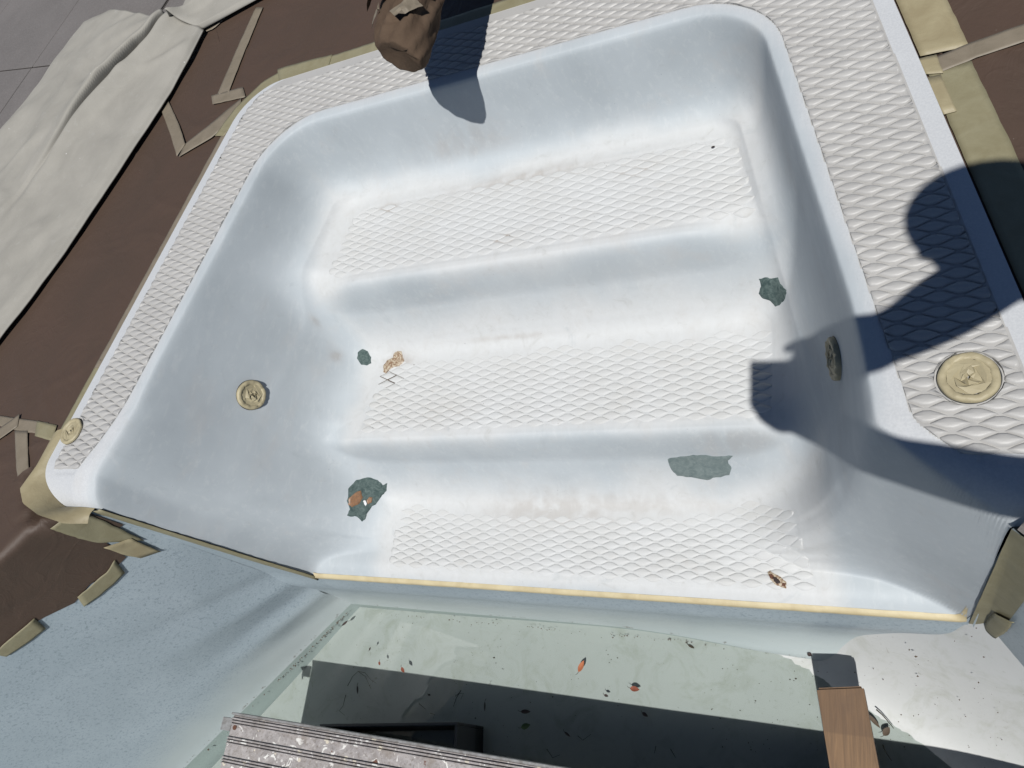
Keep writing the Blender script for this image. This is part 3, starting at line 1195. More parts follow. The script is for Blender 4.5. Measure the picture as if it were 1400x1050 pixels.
def paver(a0, a1, b0, b1):
    g = .003
    bm = bmesh.new()
    vs = []
    for (a, b_) in ((a0 + g, b0 + g), (a1 - g, b0 + g), (a1 - g, b1 - g), (a0 + g, b1 - g)):
        p = j0 + e_a * a + e_b * b_
        vs.append(bm.verts.new((p[0], p[1], -.019)))
    top = bm.faces.new(vs)
    r_ = bmesh.ops.extrude_face_region(bm, geom=[top])
    dz = random.uniform(.0035, .0055)
    for g_ in r_['geom']:
        if isinstance(g_, bmesh.types.BMVert):
            g_.co.z += dz
    bmesh.ops.recalc_face_normals(bm, faces=bm.faces)
    bmesh.ops.bevel(bm, geom=[e for e in bm.edges], offset=.0015, segments=1, affect='EDGES')
    me = bpy.data.meshes.new('paver')
    bm.to_mesh(me)
    bm.free()
    me.materials.append(M['concrete'])
    o = link(bpy.data.objects.new('paver', me), deck)
    return o


PA, PB = .62, .62
_c = [j0 + e_a * a + e_b * b_ for a, b_ in ((-2 * PA - .3, -PB), (3 * PA, -PB), (3 * PA, 3 * PB), (-2 * PA - .3, 3 * PB))]
mesh_obj('joint_bed', [(p_[0], p_[1], -.0203) for p_ in _c], [(0, 1, 2, 3)], M['grout'], deck, smooth=False)
for ib in range(-1, 3):
    sh = 0 if ib in (-1, 1) else .35
    if ib == 0:
        sh = 0.0
    for ia in range(-2, 3):
        paver(ia * PA - sh, (ia + 1) * PA - sh, ib * PB, (ib + 1) * PB)

# ---------------------------------------------------------------- brown masking paper


def sheet_from_px(name, label, rows, n_u=60, n_v=40, z=0.0, amp=.004, seed=1, mat='paper', group=None, wf=(3, 3), extra=None, zoff=-.009):
    """rows: list of [left px, right px] pairs; surface interpolated between them on the deck"""
    A = np.array([on_z(*r_[0], 0)[:2] for r_ in rows])
    B = np.array([on_z(*r_[1], 0)[:2] for r_ in rows])
    return sheet(name, label, A, B, n_u, n_v, amp, seed, mat, group, wf, extra, zoff)


def resample(Pts, n):
    Pts = np.asarray(Pts, float)
    s = np.concatenate([[0], np.cumsum(np.linalg.norm(np.diff(Pts, axis=0), axis=1))])
    t = np.linspace(0, s[-1], n)
    return np.stack([np.interp(t, s, Pts[:, k]) for k in range(Pts.shape[1])], 1)


def sheet(name, label, A, B, n_u=60, n_v=40, amp=.004, seed=1, mat='paper', group=None, wf=(3, 3), extra=None, zoff=-.009, cat='masking paper', by_row=False):
    if by_row:
        k = np.linspace(0, len(A) - 1, n_u)
        ii = np.arange(len(A))
        A = np.stack([np.interp(k, ii, np.asarray(A)[:, j]) for j in range(2)], 1)
        B = np.stack([np.interp(k, ii, np.asarray(B)[:, j]) for j in range(2)], 1)
    else:
        A, B = resample(A, n_u), resample(B, n_u)
    t = np.linspace(0, 1, n_v)
    G = A[:, None] * (1 - t)[None, :, None] + B[:, None] * t[None, :, None]
    x, y = G[..., 0], G[..., 1]
    U, Vv = np.meshgrid(np.linspace(0, 1, n_u), t, indexing='ij')
    z = zoff + amp * (fbm(x * wf[0], y * wf[1], seed, 3) * .5 + .5)
    # sharp crease lines
    cr = np.abs(fbm(x * wf[0] * 1.3 + 7, y * wf[1] * 1.3, seed + 20, 2))
    z += amp * .6 * np.exp(-(cr / .06) ** 2)
    z += .0016 * np.exp(-(np.abs(fbm(x * 2.1 + 3 * y, y * 2.6 - x, seed + 31, 2)) / .025) ** 2)
    if extra is not None:
        z = z + extra(U, Vv, x, y)
    v = np.stack([x, y, z], -1).reshape(-1, 3)
    o = mesh_obj(name, v, grid_faces(n_u, n_v), M[mat])
    tag(o, label, cat, group)
    return o


def rim_edge(side, y0, y1, n=40, off=0.0):
    yy = np.linspace(y0, y1, n)
    return np.stack([XC + side * (W_out(yy) + off), yy], 1)


# left sheet: between the rim and under the drop cloth
Ledge = rim_edge(-1, .42, 1.285, 30, -.004)
Lfar = np.array([on_z(*p, 0)[:2] for p in ((-60, 590), (-20, 440), (60, 300), (150, 160), (225, 60), (285, 5))])
sheet('masking_paper', 'brown masking paper on the deck between the drop cloth and the left rim', Lfar, Ledge, 120, 60, .0024, 3, wf=(2.2, 2.2), zoff=-.0102)
# back sheet
Bnear = np.array([[-1.44, 1.262], [-1.395, 1.335], [-1.33, 1.366], [-1.1, 1.37], [-.8, 1.37], [-.4, 1.372], [-.06, 1.37]])
Bfar = np.array([on_z(*p, 0)[:2] for p in ((262, 20), (330, -40))] + [np.array([-1.6, 2.3]), np.array([-1.0, 2.4]), np.array([-.1, 2.3])])
sheet('masking_paper', 'brown masking paper on the deck beyond the back rim', Bfar, Bnear, 120, 50, .0024, 6, wf=(2.5, 2.5), zoff=-.0100)
# right sheets
Rn1 = rim_edge(1, .86, 1.31, 20, -.004)
Rf1 = np.array([on_z(1400 + 420, 20, 0)[:2], on_z(1400 + 300, -330, 0)[:2]])
seam = [on_z(1268, 92, 0)[:2], on_z(1420, 45, 0)[:2], on_z(1640, -25, 0)[:2]]
Rtop_near = np.concatenate([[seam[0]], rim_edge(1, .98, 1.32, 20, -.004)])
sheet('masking_paper', 'brown masking paper on the right deck above the cross strip of tape',
      np.concatenate([[seam[0]], rim_edge(1, 1.0, 1.31, 18, -.004)]), np.array([seam[2] + (0, 0), seam[2] + (.0, .5)]), 50, 50, .0024, 9, wf=(3, 3), zoff=-.0102)
sheet('masking_paper', 'brown masking paper on the right deck below the cross strip of tape, partly shaded',
      np.concatenate([rim_edge(1, .40, .99, 20, -.004), [seam[0]]]), np.array([[.85, .30], seam[2]]), 70, 50, .0022, 12, wf=(3, 3), zoff=-.0098)


# hanging sheet over the pool edge at the lower left
def hanging_sheet():
    n_a, n_s = 70, 46
    aa = np.linspace(-.004, 1.3, n_a)
    # edge of the paper on the wall (from the photo) as a function of a
    low_a = np.array([-.02, .05, .06, .11, .17, .22, .29, .39, .6, 1.3])
    low_z = np.array([-.10, -.14, -.235, -.235, -.215, -.225, -.185, -.172, -.16, -.15])
    zl = np.interp(aa, low_a, low_z)
    v = []
    for a, z_end in zip(aa, zl):
        L_deck = .16
        for s in np.linspace(0, 1, n_s):
            tot = L_deck + (-z_end)
            q = s * tot
            r_ = .018
            if q < L_deck - r_:
                off, z = -(L_deck - q), 0.0
            elif q < L_deck + r_:
                th = (q - (L_deck - r_)) / (2 * r_) * math.pi / 2
                off, z = -r_ + r_ * math.sin(th), -r_ + r_ * math.cos(th)
            else:
                off, z = 0.0, -(q - L_deck)
            wr = .006 * float(fbm(a * 6 + s * 2.2, s * 3.5, 31, 3)) * (1 - float(smooth01((s - .70) / .25)))
            wr += .004 * math.sin(a * 38 + s * 4) * (1 - float(smooth01((s - .70) / .25))) * math.exp(-((s - .45) / .22) ** 2) * (1 if a < .3 else .4)
            flare = .0025
            p = pL + uL * a + nL * (off + flare + max(wr, -.0005) * .8) + np.array([0, 0, z + .002 + max(0, wr) * .8])
            gap = abs(p[0] - XC) - float(W_out(np.clip(p[1], Y_F, Y_B)))      # tucked under the tape beside the rim end
            if gap < .060:
                p[2] -= .055 * float(smooth01((.060 - gap) / .03)) * float(smooth01((p[1] - Y_F + .05) / .05))
            v.append(p)
    o = mesh_obj('masking_paper', np.array(v), grid_faces(n_a, n_s), M['paper'])
    tag(o, 'brown masking paper folded over the pool edge and hanging on the blue wall', 'masking paper')


hanging_sheet()
# corner sheet on the deck below the tape seam at the left
sheet('masking_paper', 'brown masking paper piece at the left pool corner under the tape triangle',
      np.array([on_z(*p, 0)[:2] for p in ((-150, 600), (-150, 760))]), np.array([on_z(*p, 0)[:2] for p in ((72, 592), (48, 690))]), 30, 40, .0025, 15, wf=(7, 7), zoff=-.0088)

# ---------------------------------------------------------------- drop cloths


def drop_cloth_big():
    Lp = [(155, 18), (118, 34), (88, 74), (55, 118), (18, 165), (-40, 235), (-150, 370)]
    Rp = [(281, 44), (262, 82), (222, 150), (150, 258), (92, 345), (30, 430), (-80, 570)]
    A = resample([on_z(*p, 0)[:2] for p in Lp], 150)
    B = resample([on_z(*p, 0)[:2] for p in Rp], 150)
    n_v = 240
    t = np.linspace(0, 1, n_v)
    G = A[:, None] * (1 - t)[None, :, None] + B[:, None] * t[None, :, None]
    x, y = G[..., 0].copy(), G[..., 1].copy()
    U, Vv = np.meshgrid(np.linspace(0, 1, 150), t, indexing='ij')
    # uneven cut edges
    z = .004 + .010 * smooth01(Vv / .03) * smooth01((1 - Vv) / .02)
    z += .010 * (fbm(x * 3, y * 3, 40, 3) * .5 + .5) * smooth01(Vv / .1) * smooth01((1 - Vv) / .06)
    # the main fold: a lapped ridge running down the cloth
    cl = .70 - .19 * smooth01((U - .05) / .38) - .02 * np.sin(U * 9)
    hgt = .050 * np.exp(-((U - .20) / .20) ** 2) + .006
    dv_ = Vv - cl
    ridge = np.where(dv_ < 0, np.exp(-(dv_ / .10) ** 2), np.exp(-(dv_ / .016) ** 2))
    z += hgt * ridge
    # a second slack roll beside it and a hollow between
    c2 = cl + .085 - .02 * U
    z += (.030 * np.exp(-((U - .2) / .28) ** 2) + .004) * np.exp(-((Vv - c2) / .035) ** 2)
    z -= .006 * np.exp(-((Vv - cl + .09) / .05) ** 2) * np.exp(-((U - .25) / .2) ** 2)
    c3 = .25 + .25 * U
    z += .010 * np.exp(-((Vv - c3) / .06) ** 2) * np.exp(-((U - .45) / .3) ** 2)
    # bunching at the top end
    z += .022 * np.exp(-((U - .02) / .06) ** 2) * np.exp(-((Vv - .72) / .12) ** 2)
    z += .0035 * fbm(x * 11, y * 11, 44, 2)
    z += .006 * np.exp(-(fbm(x * 3.5 + U * 2, y * 3.5, 47, 2) / .10) ** 2) * smooth01(Vv / .08) * smooth01((1 - Vv) / .05)
    # lapped fold leans towards the pool so that it shades itself
    lean = -hgt * ridge * 1.25
    across = (B - A) / np.linalg.norm(B - A, axis=1)[:, None]
    x -= across[:, 0][:, None] * lean * .55
    y -= across[:, 1][:, None] * lean * .55
    z = np.maximum(z, -.004)
    top = np.stack([x, y, z], -1).reshape(-1, 3)
    # hem: a second layer just below along the pool-side edge
    o = mesh_obj('drop_cloth', top, grid_faces(150, n_v), M['canvas'])
    so = o.modifiers.new('thickness', 'SOLIDIFY')
    so.thickness = .0035
    so.offset = -1
    tag(o, 'large rumpled cream canvas drop cloth with a deep fold, lying at the left', 'drop cloth')


drop_cloth_big()


def drop_cloth_small():
    Lp = [(243, 42), (256, 4), (262, -60)]
    Rp = [(278, 43), (352, 2), (520, -90)]
    A = resample([on_z(*p, 0)[:2] for p in Lp], 60)
    B = resample([on_z(*p, 0)[:2] for p in Rp], 60)
    t = np.linspace(0, 1, 50)
    G = A[:, None] * (1 - t)[None, :, None] + B[:, None] * t[None, :, None]
    x, y = G[..., 0], G[..., 1]
    U, Vv = np.meshgrid(np.linspace(0, 1, 60), t, indexing='ij')
    z = .006 + .018 * smooth01(Vv / .08) * smooth01((1 - Vv) / .05) + .012 * fbm(x * 4, y * 4, 50, 3) * smooth01(Vv / .1) * smooth01((1 - Vv) / .05)
    z += .025 * np.exp(-((Vv - .35 - .2 * U) / .08) ** 2) + .03 * np.exp(-(U / .08) ** 2) * np.exp(-((Vv - .3) / .3) ** 2)
    o = mesh_obj('drop_cloth', np.stack([x, y, z], -1).reshape(-1, 3), grid_faces(60, 50), M['canvas'])
    so = o.modifiers.new('thickness', 'SOLIDIFY')
    so.thickness = .0035
    so.offset = -1
    tag(o, 'second cream canvas drop cloth running out of frame at the top', 'drop cloth')


drop_cloth_small()

# ---------------------------------------------------------------- masking tape


def tape_strip(A, B, mat, label, z=.0005, thick=.0006, n=None, amp=.0012, seed=0, cat='masking tape', edge=.0003, parent=None, group=None):
    """A, B: plan polylines of the two edges"""
    L = np.linalg.norm(np.diff(np.asarray(A), axis=0), axis=1).sum()
    n = n or max(6, int(L / .012))
    A, B = resample(A, n), resample(B, n)
    A = A + rng.normal(0, edge, A.shape)
    B = B + rng.normal(0, edge, B.shape)
    t = np.linspace(0, 1, 7)
    G = A[:, None] * (1 - t)[None, :, None] + B[:, None] * t[None, :, None]
    x, y = G[..., 0], G[..., 1]
    z = -.0052 + .45 * z
    zz = z + amp * .55 * fbm(x * 28, y * 28, seed + 60, 2) + amp * .4 * np.exp(-(np.abs(fbm(x * 20, y * 20, seed + 80, 2)) / .08) ** 2)
    o = mesh_obj('masking_tape', np.stack([x, y, zz], -1).reshape(-1, 3), grid_faces(n, 7), M[mat])
    so = o.modifiers.new('thickness', 'SOLIDIFY')
    so.thickness = thick
    so.offset = -1
    tag(o, label, cat, group)
    return o


def tape_px(A, B, mat, label, z=.001, **k):
    return tape_strip([on_z(*p, 0)[:2] for p in A], [on_z(*p, 0)[:2] for p in B], mat, label, z, **k)


def tape_rim(side, y0, y1, o0, o1, mat, label, z=.001, **k):
    return tape_strip(rim_edge(side, y0, y1, 40, o0), rim_edge(side, y0, y1, 40, o1), mat, label, z, **k)


# along the left rim
tape_rim(-1, .41, .62, -.004, .027, 'tape_edge', 'lower length of masking tape along the left rim', z=-.001, seed=1)
tape_rim(-1, .60, 1.265, -.004, .026, 'tape_thin', 'long narrow masking tape along the left rim edge', z=-.0004, seed=2)
# corner and back rim
tape_strip([[-1.47, 1.235], [-1.435, 1.300], [-1.375, 1.362], [-1.31, 1.385]], [[-1.505, 1.245], [-1.468, 1.325], [-1.40, 1.395], [-1.32, 1.42]], 'tape_edge', 'yellowed masking tape round the far left corner of the rim', z=.001, seed=3)
tape_strip([[-1.335, 1.370], [-1.25, 1.371], [-1.18, 1.371]], [[-1.36, 1.425], [-1.25, 1.420], [-1.18, 1.412]], 'tape_edge', 'overlapping yellowed tape piece beside the far left corner', z=.002, seed=4)
tape_strip([[-1.20, 1.370], [-.8, 1.371], [-.3, 1.372], [-.05, 1.372]], [[-1.20, 1.410], [-.8, 1.412], [-.3, 1.415], [-.05, 1.415]], 'tape_edge', 'long masking tape along the back rim', z=.0005, seed=5)
# strips on the paper at the upper left
tape_px([(348, 8), (320, 70), (294, 130)], [(358, 8), (332, 70), (310, 127)], 'tape_thin', 'thin tape strip running from the top drop cloth down to the tape corner', z=.0006, seed=6)
tape_px([(287, 129), (330, 117)], [(289, 141), (334, 131)], 'tape_thin', 'short horizontal tape strip left of the far rim corner', z=.0022, seed=7)
tape_px([(250, 196), (285, 168), (328, 132)], [(242, 213), (288, 186), (326, 152)], 'tape_thin', 'slanted tape strip up to the far rim corner', z=.0012, seed=8)
tape_px([(219, 149), (232, 184), (240, 212)], [(229, 137), (243, 168), (252, 196)], 'tape_thin', 'wide tape strip from the big drop cloth down to a point', z=.0024, seed=9)
tape_px([(274, 44), (290, 38), (308, 22)], [(270, 36), (285, 28), (300, 18)], 'tape_thin', 'short tape stub beside the drop cloth knot', z=.002, seed=10)
# lower left cluster
tape_px([(-10, 566), (30, 572), (63, 576)], [(-8, 580), (30, 590), (63, 592)], 'tape_thin', 'horizontal tape strip at the left edge', z=.0002, seed=11)
tape_px([(48, 574), (75, 580)], [(45, 595), (68, 602)], 'tape_edge', 'short tape overlap where the left strips meet the rim tape', z=.0012, seed=12)
tape_px([(18, 588), (20, 640), (24, 668), (34, 690)], [(35, 588), (37, 640), (38, 662), (46, 680)], 'tape_thin', 'upright tape strip of the triangle by the left pool corner', z=.0020, seed=13)
tape_px([(25, 565), (0, 583), (-25, 600)], [(22, 582), (0, 598), (-25, 615)], 'tape_thin', 'slanted tape strip crossing at the left edge', z=.0028, seed=14)
0 and tape_strip(rim_edge(-1, .315, .44, 14, -.006), rim_edge(-1, .315, .44, 14, .036), 'tape_edge', 'tape beside the rounded left end of the rim', z=-.0005, seed=15)

# wrapped round the left rim end and down to the wall
def end_wrap(label):
    yy = np.linspace(.455, Y_F, 26)
    Pb = [np.array([XC - w, y]) for y, w in zip(yy, W_out(yy))]
    Pb += [np.array([x, Y_F]) for x in np.linspace(XC - float(W_out(Y_F)) + .006, -1.490, 10)]
    Pb = resample(Pb, 40)
    outer = [on_z(px, py, z) for px, py, z in ((74, 592, -.003), (50, 636, .004), (27, 668, .008), (31, 688, .010), (52, 704, .004), (88, 716, -.022), (120, 716, -.052))]
    outer = resample(outer, 40)
    v = []
    for k in range(40):
        ze = float(shell_z(np.array([Pb[k][0] + .002]), np.array([max(Pb[k][1], Y_F + .002)]))[0])
        a3 = np.array([Pb[k][0] - .0005, Pb[k][1] - .0005, min(ze, 0) - .002])
        for s in np.linspace(0, 1, 8):
            p_ = a3 * (1 - s) + outer[k] * s
            wq = .0025 * float(fbm(k * .33, s * 3.2, 77, 3)) * math.sin(math.pi * min(1, s + .12))
            v.append(p_ + np.array([0, 0, wq + .004 * math.sin(math.pi * s)]))
    o = mesh_obj('masking_tape', v, grid_faces(40, 8), M['tape'])
    tag(o, label, 'masking tape')


end_wrap('curled masking tape wrapped under the rounded left end of the rim')


def wall_strip(A, B, p, u, n, mat, label, lift=.0035, amp=.002, seed=0, round_=0.0, nu=None, edge=.0006, cols=9):
    """strip on a pool wall; A, B: edges as (along, z)"""
    L = np.linalg.norm(np.diff(np.asarray(A, float), axis=0), axis=1).sum()
    nu = nu or max(6, int(L / .012))
    A, B = resample(A, nu), resample(B, nu)
    A = A + rng.normal(0, edge, A.shape)
    B = B + rng.normal(0, edge, B.shape)
    t = np.linspace(0, 1, cols)
    G = A[:, None] * (1 - t)[None, :, None] + B[:, None] * t[None, :, None]
    a, z = G[..., 0], G[..., 1]
    out_ = lift + amp * fbm(a * 26, z * 26, seed + 90, 2) + round_ * np.sqrt(np.clip(1 - (2 * t - 1) ** 2, 0, 1))[None]
    v = p + a[..., None] * u + out_[..., None] * n + np.stack([0 * z, 0 * z, z], -1)
    o = mesh_obj('masking_tape', v.reshape(-1, 3), grid_faces(nu, cols), M[mat])
    so = o.modifiers.new('thickness', 'SOLIDIFY')
    so.thickness = .0006
    so.offset = -1
    tag(o, label, 'masking tape')
    return o


# on the left wall
wall_strip([(-1.514, -.050), (-1.480, -.25), (-1.444, -.46), (-1.392, -.655)], [(-1.474, -.048), (-1.4445, -.24), (-1.4085, -.44), (-1.371, -.6200)], np.array([0, Y_F - .0012, 0]), np.array([1., 0, 0]), np.array([0, -1., 0]), 'tape_edge', 'folded tape ridge down the left edge of the steps', lift=.0012, round_=.004, amp=.0006, seed=1)
wall_strip([(-.004, -.045), (.004, -.14), (.016, -.235)], [(.058, -.03), (.060, -.10), (.056, -.150)], pL, uL, nL, 'tape_edge', 'broad tape under the rounded rim end on the blue wall', lift=.005, amp=.002, seed=2)
wall_strip([(.020, -.20), (.026, -.25), (.028, -.292)], [(.062, -.165), (.066, -.215), (.060, -.262)], pL, uL, nL, 'tape', 'crumpled loose tape end on the blue wall by the paper corner', lift=.0065, amp=.004, seed=3)
wall_strip([(.085, -.212), (.12, -.222), (.16, -.218), (.205, -.213)], [(.110, -.262), (.15, -.262), (.19, -.258), (.225, -.248)], pL, uL, nL, 'tape_edge', 'upper tape piece holding the hanging paper to the blue wall', lift=.0045, amp=.0012, seed=4)
wall_strip([(.285, -.170), (.33, -.165), (.40, -.158)], [(.305, -.215), (.35, -.208), (.40, -.192)], pL, uL, nL, 'tape_edge', 'lower tape piece holding the hanging paper at the left edge', lift=.0045, amp=.0012, seed=5)
# lip of the steps
lipA = [(-1.385, .2775, -.612), (-1.0, .2765, -.613), (-.5, .2765, -.6135), (.0, .2765, -.612), (.085, .2765, -.610)]


def lip_tape(x0, x1, label, seed):
    n = int((x1 - x0) / .008)
    v = []
    for x in np.linspace(x0, x1, n):
        z0 = float(shell_z(np.array([x]), np.array([Y_F + .001]))[0])
        z1 = float(shell_z(np.array([x]), np.array([Y_F + .006]))[0])
        for yy, z in ((Y_F + .006, z1 + .0010), (Y_F + .0015, z0 + .0024), (Y_F - .0022, z0 + .0008), (Y_F - .0046, z0 - .0040), (Y_F - .0042, z0 - .0115)):
            q = .0010 * float(fbm(x * 30, z * 90, seed, 2)) + .0012 * float(fbm(x * 3.0, 0, seed + 3, 1))
            v.append((x, yy - q, z + q * .6))
    o = mesh_obj('masking_tape', v, grid_faces(n, 5), M['tape_bright'])
    tag(o, label, 'masking tape')


lip_tape(-1.375, -.935, 'left length of bright tape along the front lip of the steps', 3)
lip_tape(-.945, -.33, 'middle length of bright tape along the front lip of the steps', 5)
lip_tape(-.34, .0715, 'right length of bright tape along the front lip of the steps', 8)
# right wall edge
rt_v = []
for k in range(46):
    q = k / 45
    z = -.050 - .585 * q
    xe = .0985 - .0215 * q
    path = [np.array([xe - .0015, Y_F - .0040]), np.array([.0975, Y_F - .0052])]
    w_ = .050 - .026 * q
    for t_ in np.linspace(.15, 1, 7):
        path.append(pR[:2] + uR[:2] * (t_ * w_) + nR[:2] * .0022)
    for c_, pt in enumerate(path):
        wq = .0014 * float(fbm(q * 14, c_ * .5, 171, 2))
        rt_v.append((pt[0] + nR[0] * wq, pt[1] + nR[1] * wq, z + (.022 * (c_ / 8) if k == 0 else .022 * (c_ / 8) * (1 - q))))
o = mesh_obj('masking_tape', rt_v, grid_faces(46, 9), M['tape_edge'])
tag(o, 'broad tape down the right edge of the steps', 'masking tape')
wall_strip([(.010, -.47), (.004, -.56), (.001, -.637)], [(.040, -.43), (.034, -.54), (.024, -.645)], pR, uR, nR, 'tape_edge', 'darker torn tape piece at the foot of the right edge tape', lift=.005, amp=.002, seed=8, round_=.002)

# right rim tape, two overlapping lengths and the cross strip
tape_rim(1, .985, 1.34, .004, .066, 'tape', 'upper length of wide cream tape along the right rim', z=.0008, seed=21)
tape_px([(1254, 78), (1266, 100)], [(1280, 72), (1290, 98)], 'tape', 'small tape square where the cross strip joins the right rim tape', z=.0040, seed=22)
tape_px([(1262, 105), (1290, 155)], [(1286, 100), (1308, 150)], 'tape', 'short second layer of cream tape on the right rim tape', z=.0052, seed=23)
tape_rim(1, .41, .955, .004, .060, 'tape_edge', 'lower length of tape along the right rim, crossing into the shadow', z=.0012, seed=24)
tape_px([(1272, 78), (1330, 54), (1420, 22)], [(1280, 98), (1340, 74), (1424, 46)], 'tape_thin', 'cross strip of tape over the brown paper at the upper right', z=.0026, seed=25)

# ---------------------------------------------------------------- taped fitting covers


def cover(loc, normal, rad, label, depth=.012, mat='tape_cap', seed=0):
    n = Vector(normal.tolist()).normalized()
    rot = n.to_track_quat('Z', 'Y')
    root = bpy.data.objects.new('fitting_cover', None)
    root.empty_display_size = .02
    root.location = Vector(loc.tolist())
    root.rotation_mode = 'QUATERNION'
    root.rotation_quaternion = rot
    link(root)
    tag(root, label, 'fitting cover', 'taped round fittings in the steps')
    NA = 40
    # flange: low bevelled ring
    rs = np.random.default_rng(seed + 500)
    rings = [(1.0, -.006, 0), (1.0, .55, .02), (.97, .86, .07), (.90, 1.0, .13), (.80, .97, .16), (.74, .88, .14), (.70, .66, .12)]
    v, f = [], []
    for (r_, z, jit) in rings:
        for k in range(NA):
            a = 2 * math.pi * k / NA
            wob = 1 + .014 * math.sin(3 * a + seed) + .010 * math.sin(7 * a + 2 * seed)
            crk = abs(math.sin(5.5 * a + seed)) ** 12
            v.append((rad * r_ * wob * math.cos(a), rad * r_ * wob * math.sin(a), (z + jit * rs.uniform(-1, 1) - .22 * crk * (jit > .04)) * depth if z > 0 else z))
    for i in range(len(rings) - 1):
        for k in range(NA):
            f.append((i * NA + k, i * NA + (k + 1) % NA, (i + 1) * NA + (k + 1) % NA, (i + 1) * NA + k))
    mesh_obj('cover_ring', v, f, M[mat], root)
    # the tape sags and puckers over the hollow in the middle
    v, f = [], []
    NR, NC = 5, 10
    for i in range(NR):
        q = i / (NR - 1)
        for k in range(NC):
            jt = (0 < i < NR - 1)
            a = 2 * math.pi * (k + jt * rs.uniform(-.5, .5) + .37 * i * (i % 3)) / NC
            r_ = rad * .735 * (q + jt * rs.uniform(-.12, .10))
            if i == 0:
                r_ = rad * .05
            x, y = r_ * math.cos(a) / rad, r_ * math.sin(a) / rad
            fold = abs(float(vnoise(x * 2.6 + .3 * y + seed, y * 2.2 - x, seed + 120)))
            z = depth * (.66 + .20 * fold + .46 * rs.uniform(-1, 1)) * (1 - q ** 6) + depth * .72 * q ** 6
            v.append((r_ * math.cos(a), r_ * math.sin(a), z))
    for i in range(NR - 1):
        for k in range(NC):
            a0, a1, b0, b1 = i * NC + k, i * NC + (k + 1) % NC, (i + 1) * NC + k, (i + 1) * NC + (k + 1) % NC
            f += [(a0, b0, b1), (a0, b1, a1)] if (i + k) % 2 else [(a0, b0, a1), (a1, b0, b1)]
    mesh_obj('crumpled_tape', v, f, M[mat], root, smooth=False)
    # dark gap round the fitting
    v, f = [], []
    for r_ in (.99, 1.035):
        for k in range(NA):
            a = 2 * math.pi * k / NA
            v.append((rad * r_ * math.cos(a), rad * r_ * math.sin(a), .0009))
    for k in range(NA):
        f.append((k, (k + 1) % NA, NA + (k + 1) % NA, NA + k))
    mesh_obj('gasket', v, f, M['black'], root, smooth=False)
    return root


p = hit_shell(343, 540)
cover(p, shell_normal(p[0], p[1]), .034, 'round tape-covered fitting on the left inner wall of the basin', .010, seed=1)
p = hit_shell(1144, 490)
cover(p, shell_normal(p[0], p[1]), .034, 'round tape-covered fitting seen edge-on in shade on the right inner wall', .010, seed=4)
cover(np.array([.068, .455, -.001]), np.array([0, 0, 1.]), .0325, 'round tape-covered fitting on the right rim beside the shadow', .007, seed=7)
cover(np.array([-1.588, .445, -.001]), np.array([0, 0, 1.]), .0300, 'round tape-covered fitting on the narrow left end of the rim', .006, 'tape_cap', seed=11)

# ---------------------------------------------------------------- paper-wrapped rail at the top


